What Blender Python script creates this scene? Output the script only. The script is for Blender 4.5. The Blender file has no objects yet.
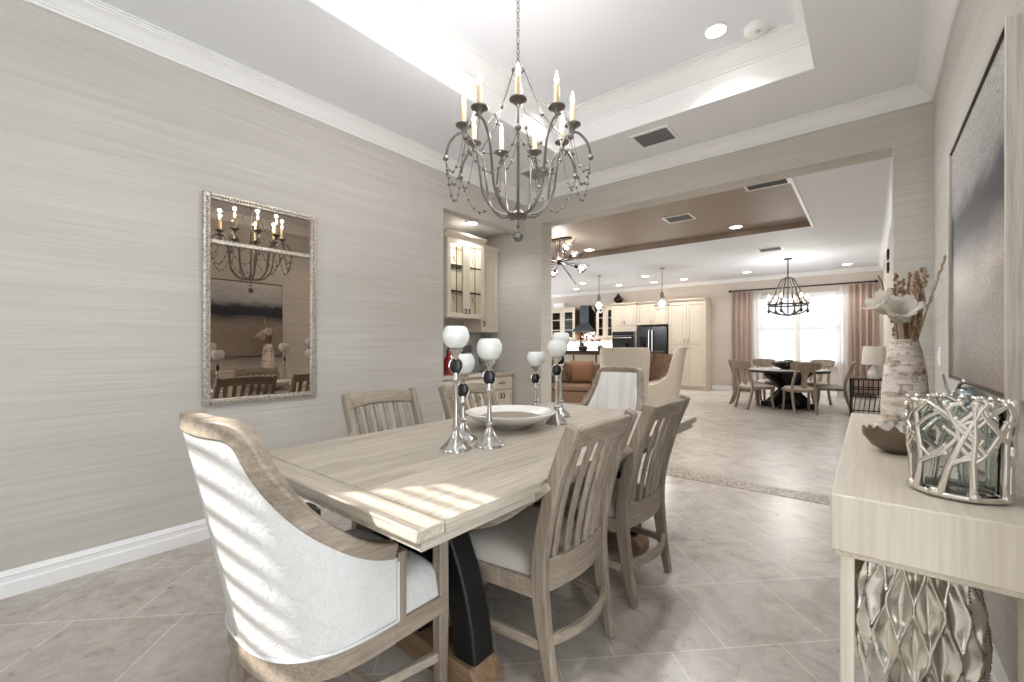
import bpy, bmesh, math, random
from mathutils import Vector, Matrix
PI = math.pi
SC = bpy.context.scene
COL = SC.collection

# ------------------------------------------------------------------ camera
cam_data = bpy.data.cameras.new('camera')
cam = bpy.data.objects.new('camera', cam_data); COL.objects.link(cam)
cam.location = (0, 0, 1.22)
cam.rotation_euler = (PI/2, 0, math.atan2(356, 437.6))
cam_data.sensor_width = 36.0
cam_data.lens = 437.6/1024*36
cam_data.shift_y = 5/1024
cam_data.clip_start = 0.05
SC.camera = cam
# ------------------------------------------------------------------ world, sun, exposure
SC.view_settings.view_transform = 'Standard'
SC.view_settings.look = 'None'
SC.view_settings.gamma = 1
SC.view_settings.use_curve_mapping = False
SC.view_settings.exposure = 1.14
SC.cycles.use_denoising = True
SC.cycles.max_bounces = 12
SC.cycles.diffuse_bounces = 7
SC.cycles.glossy_bounces = 5
SC.cycles.transmission_bounces = 8
SC.cycles.transparent_max_bounces = 12
SC.cycles.sample_clamp_indirect = 6
SC.cycles.caustics_reflective = False
SC.cycles.caustics_refractive = False
world = bpy.data.worlds.new('world'); SC.world = world
world.use_nodes = True
bg = world.node_tree.nodes['Background']
bg.inputs[0].default_value = (0.88, 0.94, 1.0, 1)
bg.inputs[1].default_value = 2.15
sun_d = bpy.data.lights.new('sun', 'SUN'); sun_d.energy = 5.8; sun_d.angle = math.radians(0.8)
sun_d.color = (1.0, 0.96, 0.9)
sun = bpy.data.objects.new('sun', sun_d); COL.objects.link(sun)
SUN = Vector((0.65, 1.0, -1.0)).normalized()
sun.rotation_euler = SUN.to_track_quat('-Z', 'Y').to_euler()
sun.location = (-6, -8, 9)

def portal(name, loc, direction, sx, sy):
    d = bpy.data.lights.new(name, 'AREA'); d.shape = 'RECTANGLE'; d.size = sx; d.size_y = sy
    d.cycles.is_portal = True
    o = bpy.data.objects.new(name, d); COL.objects.link(o); o.location = loc
    o.rotation_euler = Vector(direction).to_track_quat('-Z', 'Y').to_euler()
portal('unseen_right_gap_portal', (0.62, 0.1, 1.45), (-1, 0, 0), 1.7, 2.7)  # sky portal at an unseen wall gap left open to let light in
portal('unseen_left_gap_portal', (-11.0, 8.8, 1.3), (1, 0, 0), 8.0, 2.6)  # sky portal at unseen openings added for ambient light
portal('breakfast_daylight', (-1.37, 13.25, 1.65), (0, -1, 0), 1.95, 1.8)

# ------------------------------------------------------------------ materials
def lin(c):
    c = c/255.0
    return c/12.92 if c <= 0.04045 else ((c+0.055)/1.055)**2.4
def rgb(r, g, b): return (lin(r), lin(g), lin(b), 1)
M = {}
def base_mat(name):
    m = bpy.data.materials.new(name); m.use_nodes = True
    nt = m.node_tree; b = nt.nodes['Principled BSDF']; M[name] = m
    return m, nt, b
def mat(name, col, rough=0.5, metal=0.0, spec=0.5, emit=None, es=0, trans=0, alpha=1, coat=0, bump=0, bscale=200, sheen=0):
    m, nt, b = base_mat(name)
    b.inputs['Base Color'].default_value = rgb(*col)
    b.inputs['Roughness'].default_value = rough
    b.inputs['Metallic'].default_value = metal
    b.inputs['Specular IOR Level'].default_value = spec
    b.inputs['Transmission Weight'].default_value = trans
    b.inputs['Coat Weight'].default_value = coat
    if emit: b.inputs['Emission Color'].default_value = rgb(*emit); b.inputs['Emission Strength'].default_value = es
    if bump:
        n = noise(nt, (bscale, bscale, bscale), 4)
        bumpn(nt, b, n, bump)
    return m
def mapping(nt, scale, loc=(0, 0, 0), rot=(0, 0, 0)):
    tc = nt.nodes.new('ShaderNodeTexCoord'); mp = nt.nodes.new('ShaderNodeMapping')
    mp.inputs['Scale'].default_value = scale; mp.inputs['Location'].default_value = loc; mp.inputs['Rotation'].default_value = rot
    nt.links.new(tc.outputs['Object'], mp.inputs['Vector'])
    return mp
def noise(nt, scale, detail=4, rough=0.55, dist=0):
    mp = mapping(nt, scale); n = nt.nodes.new('ShaderNodeTexNoise')
    n.inputs['Scale'].default_value = 1; n.inputs['Detail'].default_value = detail
    n.inputs['Roughness'].default_value = rough; n.inputs['Distortion'].default_value = dist
    nt.links.new(mp.outputs[0], n.inputs['Vector'])
    return n.outputs['Fac']
def ramp(nt, fac, stops):
    r = nt.nodes.new('ShaderNodeValToRGB'); e = r.color_ramp.elements
    e[0].position, e[0].color = stops[0][0], rgb(*stops[0][1])
    e[1].position, e[1].color = stops[-1][0], rgb(*stops[-1][1])
    for p, c in stops[1:-1]:
        x = e.new(p); x.color = rgb(*c)
    nt.links.new(fac, r.inputs[0])
    return r.outputs[0]
def mix(nt, a, b, fac, mode='MIX'):
    x = nt.nodes.new('ShaderNodeMix'); x.data_type = 'RGBA'; x.blend_type = mode
    for sock, v in ((x.inputs[6], a), (x.inputs[7], b), (x.inputs[0], fac)):
        if hasattr(v, 'links'): nt.links.new(v, sock)
        else: sock.default_value = v
    return x.outputs[2]
def bumpn(nt, b, h, strength, dist=0.01):
    bn = nt.nodes.new('ShaderNodeBump'); bn.inputs['Strength'].default_value = strength; bn.inputs['Distance'].default_value = dist
    nt.links.new(h, bn.inputs['Height']); nt.links.new(bn.outputs[0], b.inputs['Normal'])
def link_col(nt, b, c): nt.links.new(c, b.inputs['Base Color'])

def wood(name, axis, cols, rough=0.5, stretch=14, fine=60, bump=0.15, gmix=0.42):
    m, nt, b = base_mat(name)
    s1 = [stretch]*3; s1[axis] = 0.9
    s2 = [fine*2.2]*3; s2[axis] = 4
    n1 = noise(nt, s1, 5, 0.6, 0.6); n2 = noise(nt, s2, 3, 0.6)
    c1 = ramp(nt, n1, [(0.3, cols[0]), (0.5, cols[1]), (0.72, cols[2])])
    g = ramp(nt, n2, [(0.34, (150, 140, 128)), (0.6, (255, 255, 255))])
    link_col(nt, b, mix(nt, c1, g, gmix, 'MULTIPLY'))
    b.inputs['Roughness'].default_value = rough
    bumpn(nt, b, n2, bump, 0.004)
    return m
OAK = ((128, 116, 102), (154, 142, 127), (176, 165, 150))
wood('oak_x', 0, OAK, 0.5); wood('oak_y', 1, OAK, 0.5); wood('oak_z', 2, OAK, 0.5)
TAB = ((164, 155, 141), (183, 174, 160), (198, 189, 176))
wood('table_x', 0, TAB, 0.42); wood('table_y', 1, TAB, 0.42); wood('table_z', 2, TAB, 0.45)
wood('foot_oak', 0, ((116, 92, 70), (140, 114, 88), (160, 134, 106)), 0.5)
CON = ((204, 194, 178), (212, 203, 188), (220, 212, 199))
wood('console_y', 1, CON, 0.32, gmix=0.2); wood('console_z', 2, CON, 0.4, gmix=0.12, bump=0.06)
wood('frame_wood', 2, ((206, 198, 188), (218, 211, 202), (228, 222, 214)), 0.5)
wood('walnut', 0, ((70, 50, 36), (92, 68, 50), (112, 84, 62)), 0.5)
wood('chair_far_wood', 2, ((130, 114, 97), (152, 136, 118), (172, 156, 138)), 0.5)

# grasscloth wallpaper
def wallpaper(name, lo, mid, hi):
    m, nt, b = base_mat(name)
    n1 = noise(nt, (0.7, 0.7, 26), 6, 0.65, 0.3); n2 = noise(nt, (1.2, 1.2, 240), 3, 0.6); n3 = noise(nt, (0.5, 0.5, 1.2), 2)
    c = ramp(nt, n1, [(0.3, lo), (0.5, mid), (0.7, hi)])
    c = mix(nt, c, ramp(nt, n2, [(0.3, (222, 220, 216)), (0.65, (255, 255, 255))]), 0.6, 'MULTIPLY')
    c = mix(nt, c, ramp(nt, n3, [(0.35, (236, 234, 230)), (0.65, (255, 255, 255))]), 0.6, 'MULTIPLY')
    link_col(nt, b, c); b.inputs['Roughness'].default_value = 0.6; b.inputs['Specular IOR Level'].default_value = 0.25
    bumpn(nt, b, n2, 0.12, 0.004)
wallpaper('grasscloth', (202, 198, 191), (208, 205, 199), (214, 211, 206))
mat('ceiling_white', (236, 238, 243), 0.7, bump=0.06, bscale=60)
mat('trim_white', (240, 240, 240), 0.4)
mat('beige_paint', (208, 199, 189), 0.7)
mat('brown_paint', (146, 131, 117), 0.55, bump=0.3, bscale=30)
mat('great_ceiling', (222, 225, 230), 0.7)
# floor tile: square tiles laid at 45 degrees in running bond
m, nt, b = base_mat('tile')
tc = nt.nodes.new('ShaderNodeTexCoord'); sep = nt.nodes.new('ShaderNodeSeparateXYZ'); nt.links.new(tc.outputs['Object'], sep.inputs[0])
def mth(op, a, c):
    x = nt.nodes.new('ShaderNodeMath'); x.operation = op
    for i, v in enumerate((a, c)):
        if hasattr(v, 'links'): nt.links.new(v, x.inputs[i])
        else: x.inputs[i].default_value = v
    return x.outputs[0]
T = 0.463
pp = mth('ADD', mth('MULTIPLY', mth('ADD', sep.outputs[0], sep.outputs[1]), 1/(math.sqrt(2)*T)), 100 - 0.81/T)
qq = mth('ADD', mth('MULTIPLY', mth('SUBTRACT', sep.outputs[1], sep.outputs[0]), 1/(math.sqrt(2)*T)), 100 - 1.67/T)
cmb = nt.nodes.new('ShaderNodeCombineXYZ'); nt.links.new(pp, cmb.inputs[0]); nt.links.new(qq, cmb.inputs[1])
br = nt.nodes.new('ShaderNodeTexBrick'); nt.links.new(cmb.outputs[0], br.inputs['Vector'])
br.offset = 0.5; br.offset_frequency = 2; br.squash = 1
for k, v in (('Scale', 1), ('Mortar Size', 0.007), ('Mortar Smooth', 0.1), ('Brick Width', 1), ('Row Height', 1), ('Bias', 0)): br.inputs[k].default_value = v
br.inputs['Color1'].default_value = rgb(196, 190, 183); br.inputs['Color2'].default_value = rgb(187, 181, 173); br.inputs['Mortar'].default_value = rgb(216, 212, 206)
n1 = noise(nt, (3.2, 3.2, 3.2), 8, 0.7, 0.8); n2 = noise(nt, (9, 9, 9), 8, 0.75, 1.2)
v1 = ramp(nt, n1, [(0.3, (196, 190, 182)), (0.55, (255, 255, 255))])
v2 = ramp(nt, n2, [(0.30, (112, 102, 92)), (0.40, (232, 229, 224)), (0.6, (255, 255, 255))])
c = mix(nt, br.outputs['Color'], v1, 0.55, 'MULTIPLY'); c = mix(nt, c, v2, 0.65, 'MULTIPLY')
link_col(nt, b, c)
b.inputs['Roughness'].default_value = 0.27
bumpn(nt, b, br.outputs['Fac'], -0.15, 0.003)
m, nt, b = base_mat('mosaic')
vo = nt.nodes.new('ShaderNodeTexVoronoi'); vo.inputs['Scale'].default_value = 42
nt.links.new(mapping(nt, (1, 1, 1)).outputs[0], vo.inputs['Vector'])
link_col(nt, b, ramp(nt, vo.outputs['Distance'], [(0.15, (112, 102, 90)), (0.45, (134, 124, 111)), (0.62, (180, 172, 160))]))
b.inputs['Roughness'].default_value = 0.4
# fabrics
def fabric(name, col, scale, bump, rough=0.9, damask=False, vary=12):
    m, nt, b = base_mat(name)
    n = noise(nt, (scale, scale, scale), 3, 0.6); h = n
    lo = tuple(max(0, v-vary) for v in col)
    c = ramp(nt, n, [(0.3, lo), (0.65, col)])
    if damask:
        n3 = noise(nt, (16, 16, 16), 3, 0.5, 3.5)
        h = ramp(nt, n3, [(0.44, (60, 60, 60)), (0.52, (200, 200, 200))])
    link_col(nt, b, c); b.inputs['Roughness'].default_value = rough; b.inputs['Specular IOR Level'].default_value = 0.2
    bumpn(nt, b, h, bump, 0.006)
fabric('damask_white', (208, 207, 205), 40, 0.42, damask=True, vary=6)
fabric('channel_white', (238, 236, 233), 300, 0.15, vary=8)
fabric('linen_seat', (214, 208, 198), 420, 0.5, vary=30)
fabric('cream_velvet', (214, 204, 190), 60, 0.1, 0.8)
fabric('brown_pattern', (136, 112, 92), 26, 0.2, 0.8, vary=40)
fabric('tan_leather', (134, 108, 89), 30, 0.15, 0.5)
fabric('tan_pillow', (160, 124, 98), 120, 0.2, 0.8)
m, nt, b = base_mat('curtain_pink')
link_col(nt, b, ramp(nt, noise(nt, (14, 14, 0.4), 2), [(0.3, (210, 190, 177)), (0.7, (234, 219, 208))])); b.inputs['Roughness'].default_value = 0.8
mat('sheer', (245, 243, 240), 0.8, trans=0.0)
M['sheer'].node_tree.nodes['Principled BSDF'].inputs['Alpha'].default_value = 0.75
# metals, glass
mat('silver', (205, 203, 200), 0.16, 1.0)
mat('silver_soft', (228, 224, 216), 0.2, 1.0)
mat('pewter', (124, 120, 116), 0.3, 0.9)
mat('dark_iron', (58, 54, 50), 0.5, 0.7)
mat('black_metal', (34, 34, 35), 0.45, 0.5, bump=0.2, bscale=40)
mat('bronze', (62, 52, 46), 0.4, 0.8)
mat('nickel', (150, 148, 146), 0.3, 1.0)
mat('black_stone', (22, 21, 22), 0.25)
mat('stainless', (120, 121, 124), 0.28, 1.0)
mat('stainless_dark', (74, 75, 79), 0.3, 1.0)
mat('black_glass', (16, 16, 18), 0.08)
mat('milk_glass', (230, 233, 230), 0.12, coat=0.5, bump=0.05, bscale=40)
mat('glaze_white', (236, 233, 228), 0.2, coat=0.4)
mat('taupe_glaze', (150, 138, 126), 0.35)
m, nt, b = base_mat('clear_pane')
tr = nt.nodes.new('ShaderNodeBsdfTransparent'); gl_ = nt.nodes.new('ShaderNodeBsdfGlossy'); mx = nt.nodes.new('ShaderNodeMixShader'); fr_ = nt.nodes.new('ShaderNodeFresnel')
tr.inputs[0].default_value = (0.94, 0.96, 0.96, 1); gl_.inputs['Roughness'].default_value = 0.03; fr_.inputs[0].default_value = 1.18
nt.links.new(fr_.outputs[0], mx.inputs[0]); nt.links.new(tr.outputs[0], mx.inputs[1]); nt.links.new(gl_.outputs[0], mx.inputs[2]); nt.links.new(mx.outputs[0], nt.nodes['Material Output'].inputs[0])
mat('glass', (255, 255, 255), 0.0, trans=1.0); M['glass'].node_tree.nodes['Principled BSDF'].inputs['IOR'].default_value = 1.2
mat('smoke_glass', (226, 230, 230), 0.05, trans=0.9); M['smoke_glass'].node_tree.nodes['Principled BSDF'].inputs['IOR'].default_value = 1.15
mat('candle_sleeve', (206, 184, 146), 0.5)
mat('bulb_glow', (255, 240, 214), 0.4, emit=(255, 232, 198), es=9)
mat('lamp_glow', (255, 250, 240), 0.4, emit=(255, 248, 240), es=8)
mat('globe_glow', (255, 250, 240), 0.4, emit=(255, 240, 220), es=7)
mat('vent_grey', (188, 188, 188), 0.5)
mat('vent_dark', (92, 91, 90), 0.7)
mat('cabinet_cream', (226, 216, 200), 0.45)
mat('cabinet_tan', (204, 192, 174), 0.45)
mat('counter_stone', (206, 196, 184), 0.2, bump=0.02)
mat('dark_granite', (60, 50, 44), 0.2)
mat('red_glass', (150, 22, 24), 0.1, coat=0.5)
mat('plastic_white', (242, 242, 240), 0.4)
mat('shutter_white', (240, 240, 238), 0.5)
m, nt, b = base_mat('blind_white')
df = nt.nodes.new('ShaderNodeBsdfDiffuse'); tl = nt.nodes.new('ShaderNodeBsdfTranslucent'); mx = nt.nodes.new('ShaderNodeMixShader')
df.inputs[0].default_value = rgb(246, 246, 245); tl.inputs[0].default_value = rgb(250, 250, 250); mx.inputs[0].default_value = 0.6
nt.links.new(df.outputs[0], mx.inputs[1]); nt.links.new(tl.outputs[0], mx.inputs[2]); nt.links.new(mx.outputs[0], nt.nodes['Material Output'].inputs[0])
mat('lamp_shade', (240, 236, 228), 0.8)
mat('leaf_green', (98, 104, 82), 0.6)
m, nt, b = base_mat('petal')
df = nt.nodes.new('ShaderNodeBsdfDiffuse'); tl = nt.nodes.new('ShaderNodeBsdfTranslucent'); mx = nt.nodes.new('ShaderNodeMixShader')
df.inputs[0].default_value = rgb(248, 245, 240); tl.inputs[0].default_value = rgb(248, 244, 238); mx.inputs[0].default_value = 0.4
nt.links.new(df.outputs[0], mx.inputs[1]); nt.links.new(tl.outputs[0], mx.inputs[2]); nt.links.new(mx.outputs[0], nt.nodes['Material Output'].inputs[0])
mat('dried_brown', (150, 122, 98), 0.8)
mat('dried_pale', (196, 178, 156), 0.8)
mat('shell_brown', (112, 96, 82), 0.3, bump=0.2, bscale=30)
mat('geode', (182, 174, 164), 0.25, 0.3, bump=0.9, bscale=70)
mat('teal_silver', (132, 140, 139), 0.2, 0.9)
mat('table_light_top', (206, 202, 198), 0.25)
mat('backsplash_white', (240, 238, 234), 0.3, emit=(255, 246, 232), es=0.0)
m, nt, b = base_mat('mosaic_dark')
vo = nt.nodes.new('ShaderNodeTexVoronoi'); vo.inputs['Scale'].default_value = 14
nt.links.new(mapping(nt, (1, 1, 1)).outputs[0], vo.inputs['Vector'])
link_col(nt, b, ramp(nt, vo.outputs['Color'], [(0.25, (34, 28, 26)), (0.5, (78, 64, 56)), (0.8, (170, 158, 148))])); b.inputs['Roughness'].default_value = 0.25
m, nt, b = base_mat('glass_tile')
link_col(nt, b, ramp(nt, noise(nt, (3, 46, 3), 1), [(0.35, (176, 182, 178)), (0.5, (210, 213, 208)), (0.65, (150, 156, 154))])); b.inputs['Roughness'].default_value = 0.12
m, nt, b = base_mat('mirror_glass')
link_col(nt, b, ramp(nt, noise(nt, (3, 3, 3), 3), [(0.3, (178, 165, 153)), (0.7, (190, 177, 165))])); b.inputs['Metallic'].default_value = 1; b.inputs['Roughness'].default_value = 0.015
m, nt, b = base_mat('mirror_silver')
link_col(nt, b, ramp(nt, noise(nt, (60, 60, 60), 3), [(0.3, (160, 150, 138)), (0.7, (224, 216, 204))])); b.inputs['Metallic'].default_value = 0.6; b.inputs['Roughness'].default_value = 0.4
# abstract canvas
m, nt, b = base_mat('canvas')
tc = nt.nodes.new('ShaderNodeTexCoord'); sep = nt.nodes.new('ShaderNodeSeparateXYZ'); nt.links.new(tc.outputs['Object'], sep.inputs[0])
w1 = noise(nt, (3, 3, 9), 8, 0.75)
zz = mth('ADD', sep.outputs[2], mth('MULTIPLY', mth('SUBTRACT', w1, 0.5), 0.22))
cc = ramp(nt, mth('DIVIDE', zz, 1.06), [(0.0, (166, 154, 140)), (0.40, (168, 156, 144)), (0.50, (120, 116, 114)), (0.56, (46, 50, 60)), (0.66, (58, 63, 74)), (0.75, (186, 187, 188)), (1.0, (214, 213, 209))])
w2 = noise(nt, (95, 95, 95), 3, 0.8)
cc = mix(nt, cc, ramp(nt, w2, [(0.34, (70, 68, 68)), (0.47, (215, 213, 210)), (0.6, (255, 255, 255))]), 0.75, 'MULTIPLY')
link_col(nt, b, cc); b.inputs['Roughness'].default_value = 0.35; b.inputs['Metallic'].default_value = 0.15
bumpn(nt, b, w2, 0.4, 0.004)
# banded stone-like wood of the vase
m, nt, b = base_mat('banded_wood')
c = ramp(nt, noise(nt, (4, 7, 34), 4, 0.6, 1.6), [(0.36, (176, 158, 142)), (0.48, (216, 207, 196)), (0.6, (230, 225, 218))])
c = mix(nt, c, ramp(nt, noise(nt, (26, 26, 18), 6, 0.7), [(0.38, (132, 116, 102)), (0.47, (255, 255, 255))]), 0.8, 'MULTIPLY')
link_col(nt, b, c); b.inputs['Roughness'].default_value = 0.4

# ------------------------------------------------------------------ builders
class B:
    def __init__(s): s.bm = bmesh.new()
    def face(s, vs):
        try: s.bm.faces.new(vs)
        except ValueError: pass
    def box(s, x0, x1, y0, y1, z0, z1, mi=0):
        v = [s.bm.verts.new(p) for p in ((x0, y0, z0), (x1, y0, z0), (x1, y1, z0), (x0, y1, z0), (x0, y0, z1), (x1, y0, z1), (x1, y1, z1), (x0, y1, z1))]
        for f in ((0, 3, 2, 1), (4, 5, 6, 7), (0, 1, 5, 4), (1, 2, 6, 5), (2, 3, 7, 6), (3, 0, 4, 7)):
            fc = s.bm.faces.new([v[i] for i in f]); fc.material_index = mi
        return s
    def rings(s, rs, closed=False, cap=True):
        rows = [[s.bm.verts.new(p) for p in r] for r in rs]
        n = len(rows[0]); k = len(rows)
        for i in range(k if closed else k-1):
            a, c = rows[i], rows[(i+1) % k]
            for j in range(n): s.face([a[j], a[(j+1) % n], c[(j+1) % n], c[j]])
        if cap and not closed:
            s.face(rows[0][::-1]); s.face(rows[-1])
        return s
    def grid(s, f, nu, nv, wrap_u=False):
        rows = [[s.bm.verts.new(f(i/nu, j/nv)) for j in range(nv+1)] for i in range(nu if wrap_u else nu+1)]
        k = len(rows)
        for i in range(k if wrap_u else k-1):
            for j in range(nv): s.face([rows[i][j], rows[(i+1) % k][j], rows[(i+1) % k][j+1], rows[i][j+1]])
        return s
    def frames(s, pts, closed=False):
        n = len(pts); out = []
        for i in range(n):
            a = pts[i-1] if (i > 0 or closed) else pts[i]; c = pts[(i+1) % n] if (i < n-1 or closed) else pts[i]
            out.append((c-a).normalized())
        return out
    def tube(s, pts, r, seg=8, closed=False):
        pts = [Vector(p) for p in pts]; ts = s.frames(pts, closed)
        rr = r if isinstance(r, (list, tuple)) else [r]*len(pts)
        up = Vector((0, 0, 1)) if abs(ts[0].z) < 0.9 else Vector((1, 0, 0))
        nrm = ts[0].cross(up).normalized(); rs = []
        for p, t, q in zip(pts, ts, rr):
            nrm = (nrm - t*nrm.dot(t)).normalized(); bn = t.cross(nrm)
            rs.append([p + (nrm*math.cos(2*PI*k/seg) + bn*math.sin(2*PI*k/seg))*q for k in range(seg)])
        return s.rings(rs, closed)
    def bar(s, pts, side, w, h, closed=False):
        """rectangular section bar: side = direction(s) of the w extent, h the other"""
        pts = [Vector(p) for p in pts]; ts = s.frames(pts, closed); rs = []
        for i, (p, t) in enumerate(zip(pts, ts)):
            sd = Vector(side[i]) if isinstance(side, list) else Vector(side)
            sd = (sd - t*sd.dot(t)).normalized(); u = t.cross(sd)
            ww = w[i] if isinstance(w, (list, tuple)) else w; hh = h[i] if isinstance(h, (list, tuple)) else h
            rs.append([p + sd*ww/2*a + u*hh/2*c for a, c in ((-1, -1), (1, -1), (1, 1), (-1, 1))])
        return s.rings(rs, closed)
    def lathe(s, prof, seg=24, c=(0, 0, 0), sx=1, sy=1):
        cx, cy, cz = c; rs = []
        for r, z in prof:
            rs.append([(cx + max(r, 1e-4)*sx*math.cos(2*PI*k/seg), cy + max(r, 1e-4)*sy*math.sin(2*PI*k/seg), cz+z) for k in range(seg)])
        return s.rings(rs)
    def ball(s, c, r, seg=12, rings=8, sc=(1, 1, 1)):
        c = Vector(c); rs = []
        for i in range(rings+1):
            a = -PI/2 + PI*i/rings; q = max(math.cos(a), 1e-3)
            rs.append([c + Vector((r*sc[0]*q*math.cos(2*PI*k/seg), r*sc[1]*q*math.sin(2*PI*k/seg), r*sc[2]*math.sin(a))) for k in range(seg)])
        return s.rings(rs)
    def prism(s, poly, axis, a0, a1):
        def P(p, a):
            return {0: (a, p[0], p[1]), 1: (p[0], a, p[1]), 2: (p[0], p[1], a)}[axis]
        return s.rings([[P(p, a0) for p in poly], [P(p, a1) for p in poly]])
    def xf(s, m):
        bmesh.ops.transform(s.bm, matrix=m, verts=s.bm.verts[:]); return s
    def build(s, name, material, parent=None, bevel=0, sharp=40, sub=0, seg=2):
        bm = s.bm
        bmesh.ops.recalc_face_normals(bm, faces=bm.faces[:])
        lim = math.radians(sharp)
        for f in bm.faces: f.smooth = True
        for e in bm.edges:
            if len(e.link_faces) == 2:
                if e.calc_face_angle(0) > lim: e.smooth = False
        me = bpy.data.meshes.new(name); bm.to_mesh(me); bm.free()
        for k in (material if isinstance(material, (list, tuple)) else [material]): me.materials.append(M[k])
        o = bpy.data.objects.new(name, me); COL.objects.link(o)
        if parent: o.parent = parent
        if bevel:
            md = o.modifiers.new('bevel', 'BEVEL'); md.width = bevel; md.segments = seg; md.limit_method = 'ANGLE'; md.angle_limit = math.radians(35); md.harden_normals = False
        if sub:
            md = o.modifiers.new('sub', 'SUBSURF'); md.levels = sub; md.render_levels = sub
        return o
def tag(o, label, cat, group=None, kind=None):
    if label: o['label'] = label
    if cat: o['category'] = cat
    if group: o['group'] = group
    if kind: o['kind'] = kind
    return o
def thing(name, loc, rz, label, cat, group=None):
    o = bpy.data.objects.new(name, None); COL.objects.link(o); o.empty_display_size = 0.1
    o.location = loc; o.rotation_euler = (0, 0, rz)
    return tag(o, label, cat, group)
def struct(o):
    o['kind'] = 'structure'; return o
def copy_tree(src, loc, rz, label, group=None):
    def rec(o, parent):
        c = o.copy(); COL.objects.link(c)
        if parent is not None: c.parent = parent
        for ch in list(o.children): rec(ch, c)
        return c
    r = rec(src, None); r.location = loc; r.rotation_euler = (0, 0, rz)
    r['label'] = label
    if group: r['group'] = group
    return r
def lerp(a, c, t): return a + (c-a)*t
def smooth(t):
    t = max(0, min(1, t)); return t*t*(3-2*t)
def interp(x, tab):
    if x <= tab[0][0]: return tab[0][1]
    for (a, p), (c, q) in zip(tab, tab[1:]):
        if x <= c: return p + (q-p)*smooth((x-a)/(c-a)) if False else p + (q-p)*(x-a)/(c-a)
    return tab[-1][1]
def spline(pts, n=8):
    """Catmull-Rom through points"""
    P = [Vector(p) for p in pts]; P = [P[0]*2-P[1]] + P + [P[-1]*2-P[-2]]; out = []
    for i in range(1, len(P)-2):
        for k in range(n):
            t = k/n; a, c, d, e = P[i-1], P[i], P[i+1], P[i+2]
            out.append(0.5*((2*c) + (d-a)*t + (2*a-5*c+4*d-e)*t*t + (3*c-a-3*d+e)*t*t*t))
    out.append(P[-2]); return out
def lamp(name, kind, loc, energy, color=(1, 0.97, 0.93), size=0.05, parent=None, **kw):
    d = bpy.data.lights.new(name, kind); d.energy = energy; d.color = color
    if kind in ('POINT', 'SPOT'): d.shadow_soft_size = size
    for k, v in kw.items(): setattr(d, k, v)
    o = bpy.data.objects.new(name, d); COL.objects.link(o); o.location = loc
    if parent: o.parent = parent
    return o

# ================================================================== STRUCTURE
XL, XR, YB, YF = -3.26, 0.357, 4.245, -0.75
CZ = 3.05
struct(B().box(-11.6, 3.2, -1.2, 13.7, -0.12, 0.0).build('floor', 'tile'))
struct(B().box(-3.01, 0.144, 4.135, 4.37, 0.0, 0.003).build('trim_1', 'mosaic'))
# left wall with the butler's alcove cut into its end
struct(B().box(XL-0.12, XL, YF-0.12, 2.93, 0, CZ+0.1).box(XL-0.12, XL, 2.93, YB, 2.59, CZ+0.1).build('wall_left', 'grasscloth'))
struct(B().box(-4.12, -4.0, 2.93, YB, 0, 2.75).build('wall_alcove_back', 'grasscloth'))
struct(B().box(-4.12, XL-0.12, 2.81, 2.93, 0, 2.75).build('wall_alcove_side', 'grasscloth'))
struct(B().box(-4.0, XL-0.12, 2.93, YB, 2.65, 2.75).build('ceiling_alcove', 'ceiling_white'))
# back wall with the wide opening to the great room
struct(B().box(-4.12, -3.01, YB, 4.465, 0, CZ+0.1).box(-3.01, 0.144, YB, 4.465, 2.678, CZ+0.1).box(0.144, 0.60, YB, 4.465, 0, CZ+0.1).build('wall_back', 'grasscloth'))
struct(B().box(XR, XR+0.14, 0.95, YB, 0, CZ+0.1).build('wall_right', 'grasscloth'))
# front wall with the window the sun comes through (behind the viewer)
WX0, WX1, WZ0, WZ1 = -2.31, -1.76, 0.9, 2.62
fw = B()
fw.box(XL-0.12, WX0, YF-0.12, YF, 0, CZ+0.1).box(WX1, 1.4, YF-0.12, YF, 0, CZ+0.1)
fw.box(WX0, WX1, YF-0.12, YF, 0, WZ0).box(WX0, WX1, YF-0.12, YF, WZ1, CZ+0.1)
struct(fw.build('wall_front', 'grasscloth'))
# ceiling: soffit ring, tray sides, tray top
TX0, TX1, TY0, TY1, TZ = -2.30, -0.27, -0.05, 3.50, 3.36
cb = B()
cb.box(XL-0.12, TX0, YF-0.12, YB, CZ, CZ+0.08).box(TX1, 1.4, YF-0.12, YB, CZ, CZ+0.08)
cb.box(TX0, TX1, YF-0.12, TY0, CZ, CZ+0.08).box(TX0, TX1, TY1, YB, CZ, CZ+0.08)
cb.box(TX0-0.1, TX1+0.1, TY0-0.1, TY1+0.1, TZ, TZ+0.08)
struct(cb.build('ceiling', 'ceiling_white'))
tb = B()
e = 0.006
tb.box(TX0-0.06, TX0+e, TY0-0.06, TY1+0.06, CZ+0.002, TZ).box(TX1-e, TX1+0.06, TY0-0.06, TY1+0.06, CZ+0.002, TZ)
tb.box(TX0, TX1, TY0-0.06, TY0+e, CZ+0.002, TZ).box(TX0, TX1, TY1-e, TY1+0.06, CZ+0.002, TZ)
struct(tb.build('trim_2', 'trim_white'))
CROWN = [(0, 0), (0, -0.13), (0.016, -0.13), (0.016, -0.112), (0.024, -0.108), (0.024, -0.098), (0.034, -0.09), (0.05, -0.062), (0.078, -0.038), (0.092, -0.032), (0.092, -0.022), (0.104, -0.020), (0.104, -0.010), (0.12, -0.008), (0.12, 0)]
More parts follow.
